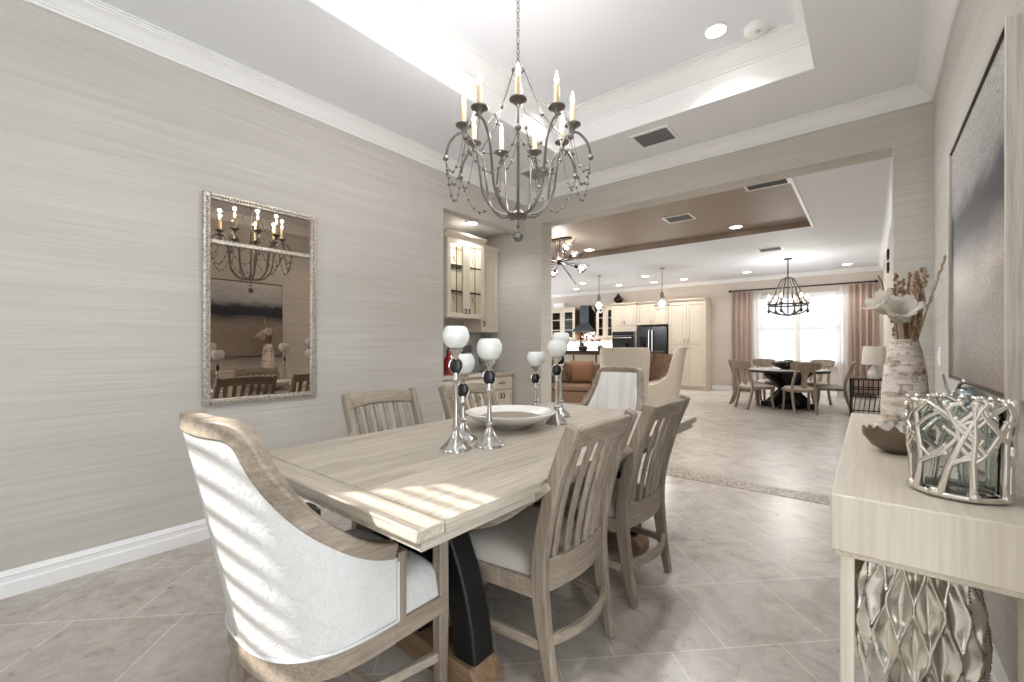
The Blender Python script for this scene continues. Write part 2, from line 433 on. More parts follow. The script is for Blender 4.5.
def crown(name, corners, z, inward, scale=1.0, closed=False):
    """moulding along wall corners; profile x goes into the room"""
    rs = []; n = len(corners); k = n if closed else n
    for i in range(n):
        p = Vector(corners[i]+(0,))
        if closed or 0 < i < n-1:
            a = (Vector(corners[i]+(0,)) - Vector(corners[i-1]+(0,))).normalized(); c = (Vector(corners[(i+1) % n]+(0,)) - p).normalized()
        elif i == 0: a = c = (Vector(corners[1]+(0,)) - p).normalized()
        else: a = c = (p - Vector(corners[i-1]+(0,))).normalized()
        na = Vector((-a.y, a.x, 0))*inward; nc = Vector((-c.y, c.x, 0))*inward
        nn = (na+nc)/(1+na.dot(nc))
        rs.append([p + nn*q[0]*scale + Vector((0, 0, z + q[1]*scale)) for q in CROWN])
    return struct(B().rings(rs, closed).build(name, 'trim_white', sharp=25))
crown('trim_3', [(XL, YF), (XL, YB), (XR, YB), (XR, 0.95)], CZ, -1, 0.86)
crown('trim_4', [(TX0, TY0), (TX0, TY1), (TX1, TY1), (TX1, TY0)], TZ, -1, 1.0, True)
BASE = [(0, 0), (0.024, 0), (0.024, 0.066), (0.013, 0.074), (0.013, 0.096), (0.019, 0.102), (0.009, 0.118), (0.006, 0.126), (0, 0.126)]
def baseboard(name, a, c, inward):
    a = Vector(a+(0,)); c = Vector(c+(0,)); d = (c-a).normalized(); n = Vector((-d.y, d.x, 0))*inward
    return struct(B().rings([[p + n*q[0] + Vector((0, 0, q[1])) for q in BASE] for p in (a, c)]).build(name, 'trim_white', sharp=25))
baseboard('baseboard_left', (XL, YF), (XL, 2.93), -1)
baseboard('baseboard_right', (XR, YB), (XR, 0.95), -1)
baseboard('baseboard_back', (-3.36, YB), (-3.01, YB), -1)
# window behind the viewer: louvred shutter
w = thing('window_1', (0, YF-0.06, 0), 0, None, None); w['kind'] = 'structure'
f = B()
for x0, x1, z0, z1 in ((WX0, WX0+0.05, WZ0, WZ1), (WX1-0.05, WX1, WZ0, WZ1)): f.box(x0, x0+0.02 if x0 == WX0 else x1, -0.05, 0.05, z0, z1)
f = B().box(WX0-0.05, WX0+0.004, 0.05, 0.09, WZ0-0.05, WZ1+0.05).box(WX1-0.004, WX1+0.05, 0.05, 0.09, WZ0-0.05, WZ1+0.05)
f.box(WX0, WX1, 0.05, 0.09, WZ1, WZ1+0.05).box(WX0, WX1, 0.05, 0.09, WZ0-0.05, WZ0)
f.build('window_frame', 'trim_white', w)
lv = B(); k = 0; zl = WZ0+0.03
while zl < WZ1-0.02:
    lv.bar([(WX0+0.005, 0.0, zl), (WX1-0.005, 0.0, zl)], (0, 1, -0.35), 0.05, 0.004); zl += 0.075
lv.build('louvers', 'shutter_white', w)

# ------------------------------------------------------------------ great room shell
GX0, GX1, GY1 = -11.0, 0.27, 13.1
struct(B().box(GX0-0.3, -4.12, 4.345, 4.465, 0, 3.45).build('wall_near', 'beige_paint'))
struct(B().box(GX1, GX1+0.14, 4.465, GY1+0.2, 0, 3.45).build('wall_great_right', 'beige_paint'))
gw = B()
KX0, KX1, KZ0, KZ1 = -2.34, -0.41, 0.77, 2.55
gw.box(GX0-0.3, KX0, GY1, GY1+0.16, 0, 3.2).box(KX1, GX1, GY1, GY1+0.16, 0, 3.2)
gw.box(KX0, KX1, GY1, GY1+0.16, 0, KZ0).box(KX0, KX1, GY1, GY1+0.16, KZ1, 3.2)
struct(gw.build('wall_far', 'beige_paint'))
gl = B()
for y0, y1 in ((4.465, 5.0), (6.7, 6.9), (8.7, 8.9), (10.7, 10.9), (12.6, 13.1)): gl.box(GX0-0.16, GX0, y0, y1, 0, 3.2)
gl.box(GX0-0.16, GX0, 4.465, GY1, 2.6, 3.2)
struct(gl.build('wall_great_left', 'beige_paint'))
HX0, HX1, HY0, HY1, HZ = -8.6, -0.65, 4.75, 8.07, 3.14
gc = B()
gc.box(GX0-0.16, HX0, 4.465, GY1+0.16, CZ, CZ+0.06).box(HX1, GX1+0.14, 4.465, GY1+0.16, CZ, CZ+0.06)
gc.box(HX0, HX1, 4.465, HY0, CZ, CZ+0.06).box(HX0, HX1, HY1, GY1+0.16, CZ, CZ+0.06)
struct(gc.build('ceiling_great', 'great_ceiling'))
gt = B().box(HX0-0.06, HX1+0.06, HY0-0.06, HY1+0.06, HZ, HZ+0.06)
gt.box(HX0-0.06, HX0+0.004, HY0, HY1, CZ+0.002, HZ).box(HX0-0.06, HX1+0.06, HY0-0.06, HY0+0.004, CZ+0.002, HZ)
gt.box(HX0, HX1, HY1-0.004, HY1+0.06, CZ+0.002, HZ).box(HX1-0.004, HX1+0.06, HY0, HY1+0.06, CZ+0.022, HZ)
struct(gt.build('ceiling_tray', 'brown_paint'))
struct(B().box(HX1-0.02, HX1+0.012, HY0, HY1, CZ-0.012, CZ+0.02).build('trim_5', 'trim_white'))
crown('trim_6', [(GX0, GY1), (GX1, GY1), (GX1, 4.465)], CZ, -1, 0.75)
baseboard('baseboard_far', (-3.4, GY1), (GX1, GY1), -1)
baseboard('baseboard_great_right', (GX1, GY1), (GX1, 4.465), -1)
# far window: frame, panes, two blinds
w = thing('window_2', (0, GY1, 0), 0, None, None); w['kind'] = 'structure'
f = B()
f.box(KX0, KX0+0.06, 0.02, 0.12, KZ0, KZ1).box(KX1-0.06, KX1, 0.02, 0.12, KZ0, KZ1).box(KX0, KX1, 0.02, 0.12, KZ1-0.06, KZ1).box(KX0, KX1, 0.02, 0.12, KZ0, KZ0+0.06)
f.box(-1.44, -1.31, 0.02, 0.12, KZ0, KZ1)
f.build('window_frame', 'trim_white', w)
B().box(KX0+0.06, -1.44, 0.08, 0.11, 1.63, 1.70).box(-1.31, KX1-0.06, 0.08, 0.11, 1.63, 1.70).build('meeting_rail', 'trim_white', w)
B().box(KX0-0.05, KX1+0.05, -0.06, 0.02, KZ0-0.04, KZ0).build('window_sill', 'trim_white', w)
B().box(KX0+0.06, KX1-0.06, 0.125, 0.130, KZ0+0.06, KZ1-0.06).build('pane', 'clear_pane', w)
for x0, x1, side in ((KX0+0.065, -1.445, 'beside the left pink curtain'), (-1.305, KX1-0.065, 'beside the right pink curtain')):
    t = thing('window_blind', ((x0+x1)/2, GY1+0.045, 0), 0, 'white slatted blind in the bright window half ' + side, 'blind', 'window blinds')
    h = (x1-x0)/2
    B().box(-h, h, -0.03, 0.03, KZ1-0.12, KZ1-0.06).build('headrail', 'blind_white', t)
    sl = B(); z = KZ0+0.1
    while z < KZ1-0.13:
        sl.bar([(-h+0.005, 0, z), (h-0.005, 0, z)], (0, 0.55, -1), 0.066, 0.004); z += 0.058
    sl.build('slats', 'blind_white', t)
    B().box(-h+0.005, h-0.005, -0.02, 0.02, KZ0+0.062, KZ0+0.085).build('bottom_rail', 'blind_white', t)

exec_parts = []
# ================================================================== LARGE FURNITURE
# ---------------- dining table
tb_ = thing('dining_table', (-1.455, 1.83, 0), 0, 'long pale oak dining table on dark trestles with silver candlesticks on it', 'table')
HW, HL = 0.59, 1.14
t = B()
fwid = 0.095
t.box(-HW, HW, -HL, -HL+fwid, 0.726, 0.76).build('end_board', 'table_x', tb_, 0.005)
B().box(-HW, HW, HL-fwid, HL, 0.726, 0.76).build('end_board', 'table_x', tb_, 0.005)
t = B()
t.box(-HW, -HW+fwid, -HL+fwid+0.0015, HL-fwid-0.0015, 0.726, 0.76).box(HW-fwid, HW, -HL+fwid+0.0015, HL-fwid-0.0015, 0.726, 0.76)
n = 7; wv_ = (2*HW-2*fwid)/n
for i in range(n):
    t.box(-HW+fwid+0.0012+i*wv_, -HW+fwid-0.0004+(i+1)*wv_, -HL+fwid+0.0015, HL-fwid-0.0015, 0.726, 0.76)
t.build('tabletop', 'table_y', tb_, 0.0012)
t = B()
a, c = HW-0.018, HL-0.03
t.box(-a, a, -c, -c+0.022, 0.692, 0.726).box(-a, a, c-0.022, c, 0.692, 0.726).box(-a, -a+0.022, -c+0.0225, c-0.0225, 0.692, 0.726).box(a-0.022, a, -c+0.0225, c-0.0225, 0.692, 0.726)
t.build('apron', 'table_y', tb_, 0.003)
for sy in (-1, 1):
    y = sy*0.68
    t = B()
    for sx in (-1, 1):
        t.bar(spline([(sx*0.06, y, 0.66), (sx*0.17, y, 0.56), (sx*0.255, y, 0.42), (sx*0.315, y, 0.25), (sx*0.345, y, 0.09)], 6), (0, 1, 0), 0.10, [0.10]*13+[0.105]*12)
    t.box(-0.09, 0.09, y-0.045, y+0.045, 0.08, 0.66).box(-0.42, 0.42, y-0.06, y+0.06, 0.645, 0.69)
    tr = t.build('trestle', 'black_metal', tb_, 0.008)
    B().prism([(-0.43, 0), (0.43, 0), (0.43, 0.05), (0.385, 0.095), (-0.385, 0.095), (-0.43, 0.05)], 1, y-0.07, y+0.07).build('foot', 'foot_oak', tr, 0.006)
B().box(-0.05, 0.05, -0.63, 0.63, 0.10, 0.17).build('stretcher', 'black_metal', tb_, 0.006)

# ---------------- barrel shells (host chairs, wing chairs)
def barrel(W, D, Ls, t, top, lean, us=0.80, k=1.0):
    def plan(s):
        u = abs(s); sg = 1 if s >= 0 else -1
        if u < us:
            th = u/us*PI/2; sn = max(math.sin(th), 1e-5); cs = max(math.cos(th), 1e-5)
            p = Vector((W*sn**k*sg, -D*cs**k, 0)); nn = Vector((sn**(2-k)/W*sg, -cs**(2-k)/D, 0)).normalized()
        else:
            p = Vector((W*sg, (u-us)/(1-us)*Ls, 0)); nn = Vector((sg, 0, 0))
        return p, nn
    def pos(s, z, off):
        p, nn = plan(s)
        q = p - nn*off
        return q + Vector((0, 0, z)) + lean(abs(s), z)
    return plan, pos
def shell_mesh(pos, top, off0, off1, z0, nS, ripple=None, nz=10):
    rs = []
    for i in range(nS+1):
        s = -1 + 2*i/nS; zt = top(abs(s)); row = []
        rp = ripple(s) if ripple else 0
        for j in range(nz+1): row.append(pos(s, lerp(z0, zt, j/nz), off0))
        for j in range(nz+1):
            q = nz-j
            row.append(pos(s, lerp(z0, zt, q/nz), off1 + rp*(1 if 0 < q < nz else 0.6)))
        rs.append(row)
    return B().rings(rs)
def even(pts, sides, n, passes):
    """resample a path to n+1 even steps and ease its corners"""
    d = [0.0]
    for a, c in zip(pts, pts[1:]): d.append(d[-1] + (c-a).length)
    op, os_, j = [], [], 0
    for i in range(n+1):
        t = d[-1]*i/n
        while j < len(d)-2 and d[j+1] < t: j += 1
        f = (t-d[j])/max(1e-9, d[j+1]-d[j]); op.append(pts[j].lerp(pts[j+1], f)); os_.append(sides[j].lerp(sides[j+1], f))
    for _ in range(passes):
        op = [op[0]] + [(op[i-1]+op[i]*2+op[i+1])/4 for i in range(1, n)] + [op[-1]]
        os_ = [os_[0]] + [(os_[i-1]+os_[i]*2+os_[i+1])/4 for i in range(1, n)] + [os_[-1]]
    return op, os_
def host_chair(loc, rz, label):
    root = thing('host_chair', loc, rz, label, 'chair', 'upholstered host chairs')
    W, D, Ls, t = 0.285, 0.30, 0.045, 0.055
    tabt = [(-0.385, 1.03), (-0.365, 0.975), (-0.343, 0.918), (-0.30, 0.85), (-0.258, 0.796), (-0.205, 0.742), (-0.147, 0.694), (-0.08, 0.648), (-0.01, 0.615), (0.06, 0.60)]
    def lean(u, z):
        k = max(0, z-0.36)/0.66
        return Vector((0, -0.13*k**1.15*(1-smooth((u-0.62)/0.38)), 0))
    plan, pos = barrel(W, D, Ls, t, None, lean, k=0.72)
    cache = {}
    def top(u):
        u = round(u, 6)
        if u not in cache:
            z = 0.8
            for _ in range(60): z = 0.6*z + 0.4*interp(plan(u)[0].y + lean(u, z).y, tabt)
            cache[u] = z - 0.045
        return cache[u]
    shell_mesh(pos, top, 0.0, 0.03, 0.36, 140).build('outer_back', 'damask_white', root, sharp=50)
    shell_mesh(pos, top, 0.031, 0.055, 0.42, 150, lambda s: 0.030*abs(math.sin(s*PI*5.5))**0.6).build('inner_back', 'channel_white', root, sharp=60)
    # welt along the edge of the outer cover
    w = B(); w.tube([pos(s, 0.364, -0.004) for s in [(-1+2*i/90) for i in range(91)]], 0.005, 6)
    w.tube([pos(-1, z, -0.004) for z in (0.364, 0.42, 0.48, 0.55)], 0.005, 6); w.tube([pos(1, z, -0.004) for z in (0.364, 0.42, 0.48, 0.55)], 0.005, 6)
    w.build('piping', 'damask_white', root)
    ss = [(-1+2*i/96) for i in range(97)]
    s2 = [(-1+2*i/600) for i in range(601)]
    pts, sides = even([pos(s, top(abs(s))+0.020, 0.0265) for s in s2], [plan(s)[1] for s in s2], 110, 10)
    B().bar(pts, sides, 0.056, 0.05).build('top_rail', 'oak_y', root, 0.006, sharp=30)
    sides = [plan(s)[1] for s in ss]
    pts = [pos(s, 0.325, 0.024) for s in ss]
    B().bar(pts, sides, 0.05, 0.066).box(-0.262, 0.262, 0.225, 0.262, 0.292, 0.358).box(-0.284, -0.236, 0.0, 0.255, 0.292, 0.358).box(0.236, 0.284, 0.0, 0.255, 0.292, 0.358).build('seat_frame', 'oak_y', root, 0.005, sharp=30)
    for sx in (-1, 1):
        B().box(sx*0.285-0.028*(sx > 0)-0.006, sx*0.285+0.028*(sx < 0)+0.006, 0.046, 0.076, 0.35, 0.575).build('arm_post', 'oak_z', root, 0.004)
    def seat(u, v):
        y = lerp(-0.235, 0.262, v); hw = 0.222+0.052*smooth((y-0.055)/0.03); x = lerp(-hw, hw, u)
        e = (1-(2*u-1)**8)*(1-(2*v-1)**8)
        return Vector((x, y, 0.355+0.125*max(0, e)**0.4))
    B().grid(seat, 30, 48).build('seat_cushion', 'damask_white', root, sharp=70)
    for sx in (-1, 1):
        B().bar([(sx*0.262, 0.243, 0.565), (sx*0.262, 0.243, 0.3), (sx*0.262, 0.243, 0)], (1, 0, 0), [0.04, 0.042, 0.034], [0.04, 0.042, 0.034]).build('leg', 'oak_z', root, 0.004)
        B().bar(spline([(sx*0.14, -0.235, 0.33), (sx*0.145, -0.25, 0.2), (sx*0.165, -0.30, 0.0)], 6), (1, 0, 0), 0.044, [0.052]*6+[0.045]*7).build('leg', 'oak_z', root, 0.004)
        B().bar([(sx*0.153, -0.262, 0.14), (sx*0.262, 0.235, 0.14)], (0, 0, 1), 0.032, 0.022).build('stretcher', 'oak_y', root, 0.003)
    B().bar([(-0.212, 0.0, 0.14), (0.212, 0.0, 0.14)], (0, 0, 1), 0.03, 0.022).build('stretcher', 'oak_x', root, 0.003)
    return root
hc = host_chair((-1.425, 0.79, 0), 0, 'white damask barrel chair at the sunlit end of the table')
copy_tree(hc, (-1.71, 3.29, 0), PI+0.04, 'white channel-backed barrel chair at the end of the table towards the kitchen')

# ---------------- slat-back armchairs
def slat_chair(loc, rz, label):
    root = thing('slat_back_chair', loc, rz, label, 'chair', 'slat-back chairs along the table')
    for sx in (-1, 1):
        P = spline([(sx*0.212, -0.262, 0), (sx*0.215, -0.225, 0.2), (sx*0.220, -0.205, 0.40), (sx*0.222, -0.222, 0.56), (sx*0.226, -0.275, 0.76), (sx*0.228, -0.35, 0.955)], 6)
        hh = [lerp(0.036, 0.062, min(1, i/9)) if i < 14 else lerp(0.062, 0.048, (i-14)/16) for i in range(len(P))]
        B().bar(P, (1, 0, 0), 0.036, hh).build('back_post', 'oak_z', root, 0.008, sharp=35)
    def back_y(z): return interp(z, [(0.40, -0.200), (0.50, -0.212), (0.60, -0.232), (0.70, -0.257), (0.80, -0.288), (0.90, -0.326), (0.955, -0.350)])
    def bow(x, z, amt): return back_y(z) - amt*(1-(x/0.22)**2)
    P = [Vector((x, bow(x, 0.905, 0.035), 0.905 + 0.012*(1-(x/0.21)**2))) for x in [(-0.212+0.424*i/16) for i in range(17)]]
    B().bar(P, (0, 1, 0.35), 0.026, 0.075).build('top_rail', 'oak_x', root, 0.006, sharp=35)
    for k in range(6):
        x0 = -0.165 + 0.066*k
        P = [Vector((x0*lerp(0.93, 1.0, q), bow(x0, z, 0.035) + 0.004*math.sin(PI*q), z)) for q, z in [(j/8, lerp(0.44, 0.885, j/8)) for j in range(9)]]
        B().bar(P, (1, 0, 0), 0.033, 0.014).build('slat', 'oak_z', root, 0.004, sharp=35)
    fr = B()
    P = [Vector((x, -0.205-0.035*(1-(x/0.22)**2), 0.408)) for x in [(-0.212+0.424*i/12) for i in range(13)]]
    fr.bar(P, (0, 1, 0), 0.028, 0.115)
    for sx in (-1, 1): fr.bar([(sx*0.224, -0.19, 0.365), (sx*0.262, 0.205, 0.365)], (0, 0, 1), 0.065, 0.026)
    fr.bar([(-0.262, 0.215, 0.365), (0.262, 0.215, 0.365)], (0, 0, 1), 0.065, 0.026)
    fr.build('seat_frame', 'oak_x', root, 0.004, sharp=35)
    def seat(u, v):
        y = lerp(-0.19, 0.235, v); hw = lerp(0.212, 0.272, v); x = lerp(-hw, hw, u)
        e = (1-abs(2*u-1)**5)*(1-abs(2*v-1)**5)
        return Vector((x, y, 0.397+0.068*max(0, e)**0.45))
    B().grid(seat, 24, 24).build('seat', 'linen_seat', root, sharp=70)
    for sx in (-1, 1):
        B().bar([(sx*0.265, 0.205, 0.50), (sx*0.265, 0.208, 0.33), (sx*0.262, 0.212, 0.0)], (1, 0, 0), [0.036, 0.042, 0.030], [0.036, 0.042, 0.030]).build('leg', 'oak_z', root, 0.005)
        P = spline([(sx*0.232, -0.262, 0.745), (sx*0.25, -0.16, 0.665), (sx*0.262, -0.05, 0.585), (sx*0.268, 0.08, 0.535), (sx*0.268, 0.225, 0.512)], 6)
        B().bar(P, (1, 0, 0), 0.048, 0.03).build('armrest', 'oak_y', root, 0.007, sharp=35)
        B().bar([(sx*0.216, -0.222, 0.17), (sx*0.262, 0.205, 0.17)], (0, 0, 1), 0.036, 0.02).build('stretcher', 'oak_y', root, 0.003)
    P = [Vector((x, -0.228-0.055*(1-(x/0.215)**2), 0.19)) for x in [(-0.21+0.42*i/12) for i in range(13)]]
    B().bar(P, (0, 0, 1), 0.036, 0.022).build('stretcher', 'oak_x', root, 0.003, sharp=35)
    B().bar([(-0.262, 0.21, 0.19), (0.262, 0.21, 0.19)], (0, 0, 1), 0.034, 0.02).build('stretcher', 'oak_x', root, 0.003)
    return root
sc0 = slat_chair((-1.10, 1.475, 0), PI/2, 'oak slat-back armchair on the console side, nearer the sunlit table end')
copy_tree(sc0, (-1.105, 2.165, 0), PI/2-0.02, 'oak slat-back armchair on the console side, nearer the great room')
copy_tree(sc0, (-1.90, 1.525, 0), -PI/2, 'oak slat-back chair on the mirror side, its top rail just right of the mirror')
copy_tree(sc0, (-1.85, 2.19, 0), -PI/2, 'oak slat-back chair on the mirror side in front of the alcove cabinets')

# ---------------- console table
cn = thing('console_table', (0.1025, 1.98, 0), 0, 'bleached wood console table along the right wall under the painting', 'console table')
o = B().box(-0.1675, 0.1675, -0.77, 0.77, 0.765, 0.89).build('top', ['console_y', 'console_z'], cn, 0.004)
for p in o.data.polygons:
    if abs(p.normal.y) > 0.9: p.material_index = 1
B().box(-0.160, 0.160, -0.76, 0.76, 0.752, 0.765).build('lower_moulding', 'console_y', cn, 0.003)
for sx in (-1, 1):
    for sy in (-1, 1):
        B().bar([(sx*0.139, sy*0.72, 0.755), (sx*0.139, sy*0.72, 0)], (1, 0, 0), 0.026, [0.075, 0.06] if sy < 0 else [0.034, 0.026]).build('leg', 'console_z' if sy < 0 else 'foot_oak', cn, 0.003)
B().box(0.128, 0.142, -0.69, 0.70, 0.10, 0.14).build('stretcher', 'walnut', cn, 0.003)

# ---------------- painting
pt = thing('painting', (XR, 2.365, 1.07), 0, 'large abstract painting with a dark smoky band in a pale wooden frame', 'painting')
B().box(-0.050, -0.0, -0.548, 0.548, 0.012, 1.048).build('canvas', 'canvas', pt)
for y in (-0.565, 0.549): B().box(-0.062, 0, y, y+0.016, 0, 1.06).build('frame_stile', 'frame_wood', pt, 0.002)
for z in (0, 1.049): B().box(-0.058, 0, -0.548, 0.548, z, z+0.011).build('shaded_frame_rail', 'bronze', pt, 0.002)  # dark colour stands for the shadow gap above and below the canvas

# ---------------- trumeau mirror on the left wall
mr = thing('wall_mirror', (XL, 1.27, 0.84), 0, 'tall silver-framed mirror on the left wall reflecting the chandelier', 'mirror')
HWm, HM = 0.365, 1.36
f = B()
for y0, y1, z0, z1 in ((-HWm, -HWm+0.042, 0, HM), (HWm-0.042, HWm, 0, HM)): f.box(0, 0.03, y0, y1, z0, z1)
for z0, z1 in ((0, 0.042), (HM-0.042, HM), (1.035, 1.064)): f.box(0, 0.03, -HWm+0.042, HWm-0.042, z0, z1)
fo = f.build('frame', 'mirror_silver', mr, 0.006)
f = B()
for y in (-HWm+0.024, HWm-0.024):
    z = 0.03
    while z < HM-0.02: f.ball((0.034, y, z), 0.009, 8, 5); z += 0.0185
for z in (0.022, HM-0.022):
    y = -HWm+0.05
    while y < HWm-0.04: f.ball((0.034, y, z), 0.009, 8, 5); y += 0.0185
f.build('beading', 'mirror_silver', mr)
B().box(0.004, 0.012, -HWm+0.04, HWm-0.04, 0.04, HM-0.04).build('mirror_glass', 'mirror_glass', mr)

# ---------------- alcove cabinets
def panel_door(name, mt, parent, plane, a0, a1, z0, z1, glass=None, fw_=0.055, sgn=1, th=0.022):
    """shaker door in the plane x=plane (faces +x) or, for sgn in 'y', y=plane (faces -y)"""
    d = B()
    def bx(p0, p1, q0, q1, c0, c1):
        if sgn == 'y': d.box(q0, q1, plane-p1, plane-p0, c0, c1)
        else: d.box(plane+p0, plane+p1, q0, q1, c0, c1)
    bx(0, th, a0, a0+fw_, z0, z1); bx(0, th, a1-fw_, a1, z0, z1); bx(0, th, a0+fw_, a1-fw_, z0, z0+fw_); bx(0, th, a0+fw_, a1-fw_, z1-fw_, z1)
    if not glass:
        bx(0, th*0.45, a0+fw_, a1-fw_, z0+fw_, z1-fw_); g = 0.025
        bx(0, th*0.85, a0+fw_+g, a1-fw_-g, z0+fw_+g, z1-fw_-g)
    o = d.build(name, mt, parent, 0.003)
    if glass:
        d = B(); bx(th*0.3, th*0.5, a0+fw_-0.004, a1-fw_+0.004, z0+fw_-0.004, z1-fw_+0.004); d.build('glass_pane', 'clear_pane', o)
    return o
def pull(parent, p, mt='bronze', vertical=True, face='x', L=0.05):
    d = B(); x, y, z = p
    if face == 'x':
        off = Vector((0.022, 0, 0))
    else: off = Vector((0, -0.022, 0))
    ax = Vector((0, 0, 1)) if vertical else (Vector((0, 1, 0)) if face == 'x' else Vector((1, 0, 0)))
    c = Vector(p)
    d.tube(spline([c-ax*L/2, c-ax*L/2*0.8+off, c+ax*L/2*0.8+off, c+ax*L/2], 4), 0.006, 6)
    return d.build('handle', mt, parent)
AX = -3.62
uc = thing('wall_cabinet', (-4.0, 3.61, 1.54), 0, 'cream wall cabinet with two leaded-glass doors in the alcove', 'cabinet')
c_ = B(); dx = 0.36
c_.box(0, dx, -0.30, -0.282, 0, 0.90).box(0, dx, 0.282, 0.30, 0, 0.90).box(0, dx, -0.282, 0.282, 0, 0.02).box(0, dx, -0.282, 0.282, 0.88, 0.90).box(0, 0.012, -0.282, 0.282, 0.02, 0.88)
for z in (0.31, 0.60): B().box(0.012, dx-0.02, -0.282, 0.282, z, z+0.008).build('glass_shelf', 'clear_pane', uc)
c_.build('carcass', 'cabinet_cream', uc, 0.002)
for a0, a1, hy in ((-0.299, -0.001, -0.026), (0.001, 0.299, 0.026)):
    d = panel_door('door', 'cabinet_cream', uc, dx, a0, a1, 0.005, 0.895, 'smoke_glass')
    mid = (a0+a1)/2; lead = B()
    lead.tube([(dx+0.013, mid, 0.06), (dx+0.013, mid, 0.84)], 0.0045, 6)
    for z in (0.30, 0.60): lead.box(dx+0.008, dx+0.02, a0+0.055, a1-0.055, z-0.006, z+0.006)
    for z in (0.22, 0.68):
        lead.tube([(dx+0.014, mid-0.052, z), (dx+0.014, mid, z+0.075), (dx+0.014, mid+0.052, z), (dx+0.014, mid, z-0.075)], 0.005, 6, True)
    lead.build('leading', 'bronze', d)
    pull(d, (dx+0.022, hy, 0.08))
crp = [(0, 0), (0.02, 0), (0.03, 0.03), (0.055, 0.05), (0.06, 0.075), (0, 0.075)]
lamp('cabinet_puck', 'POINT', (0.20, 0.0, 0.86), 2.2, size=0.03, parent=uc)
cr = B().rings([[(dx+q[0]-0.01, y, 0.90+q[1]) for q in crp] for y in (-0.33, 0.33)]).box(0, dx, -0.30, 0.30, 0.90, 0.97)
cr.build('crown', 'cabinet_cream', uc, 0.002)
uc2 = thing('corner_cabinet', (-4.0, 4.085, 1.39), 0, 'narrow cream wall cabinet with a solid door beside the wallpapered alcove end', 'cabinet')
B().box(0, 0.30, -0.155, 0.155, 0, 1.0).build('carcass', 'cabinet_cream', uc2, 0.003)
d = panel_door('door', 'cabinet_cream', uc2, 0.30, -0.154, 0.154, 0.005, 0.995); pull(d, (0.322, -0.125, 0.10))
B().rings([[(0.30+q[0]-0.01, y, 1.0+q[1]) for q in crp] for y in (-0.155, 0.155)]).box(0, 0.30, -0.155, 0.155, 1.0, 1.07).build('crown', 'cabinet_cream', uc2, 0.002)
bc = thing('base_cabinet', (-3.997, 3.587, 0), 0, 'cream base cabinet with drawers and doors under the alcove counter', 'cabinet')
B().box(0, 0.55, -0.65, 0.65, 0.09, 0.865).box(0, 0.49, -0.65, 0.65, 0, 0.09).build('carcass', 'cabinet_cream', bc, 0.003)
for k in range(3):
    y0 = -0.64+k*0.427; y1 = y0+0.42
    d = B().box(0.55, 0.572, y0, y1, 0.70, 0.845).build('drawer', 'cabinet_cream', bc, 0.004); pull(d, (0.572, (y0+y1)/2, 0.775), vertical=False, L=0.09)
    for a0, a1, hy in ((y0, y0+0.209, y0+0.185), (y0+0.212, y1, y0+0.236)):
        d = panel_door('door', 'cabinet_cream', bc, 0.55, a0, a1, 0.11, 0.685, fw_=0.04); pull(d, (0.572, hy, 0.62))
tag(B().box(-4.0, -3.40, 2.94, 4.24, 0.867, 0.903).build('countertop', 'counter_stone', None, 0.006), 'beige stone countertop on the alcove cabinets', 'countertop')
struct(B().box(-3.998, -3.985, 2.94, 4.24, 0.903, 1.385).build('trim_7', 'glass_tile'))

# ================================================================== DINING: LIGHTS AND DECOR
# ---------------- dining chandelier
def swag(a, c, drop, n=10):
    return [Vector(a).lerp(Vector(c), i/n) - Vector((0, 0, drop*4*(i/n)*(1-i/n))) for i in range(n+1)]
ch = thing('dining_chandelier', (-1.455, 1.84, TZ), 0, 'pewter candle chandelier with beaded swags hanging over the dining table', 'chandelier')
z0 = -TZ
B().lathe([(0, 0), (0.07, 0), (0.065, -0.018), (0.03, -0.035), (0.008, -0.05), (0, -0.05)], 20).build('canopy', 'pewter', ch)
f = B(); z = -0.05; k = 0
while z > 2.735+z0:
    p = []
    for i in range(10):
        a = 2*PI*i/10; x = 0.008*math.cos(a); zz = 0.017*math.sin(a)
        p.append((x if k % 2 == 0 else 0, 0 if k % 2 == 0 else x, z-0.017+zz))
    f.tube(p, 0.0025, 5, True); z -= 0.0275; k += 1
f.build('chain', 'pewter', ch)
f = B(); f.tube([(0, 0, 2.735+z0), (0, 0, 1.93+z0)], 0.008, 10)
f.lathe([(0, 1.905), (0.05, 1.91), (0.058, 1.92), (0.05, 1.93), (0.02, 1.945), (0.012, 1.98), (0.008, 2.0), (0, 2.0)], 16, (0, 0, z0))
f.tube([(0, 0, 1.905+z0), (0, 0, 1.84+z0)], 0.003, 6); f.ball((0, 0, 1.86+z0), 0.009)
ring = [(0.03*math.cos(a), 0.03*math.sin(a), 2.70+z0) for a in [2*PI*i/14 for i in range(14)]]
f.tube(ring, 0.006, 6, True); f.tube([(-0.03, 0, 2.70+z0), (0, 0, 2.735+z0), (0.03, 0, 2.70+z0)], 0.005, 6)
f.build('stem', 'pewter', ch)
B().ball((0, 0, 1.806+z0), 0.028, 18, 12).build('finial', 'pewter', ch)
NA = 9; a0 = math.atan2(-1.84, 1.455)
tips = []; cups = []
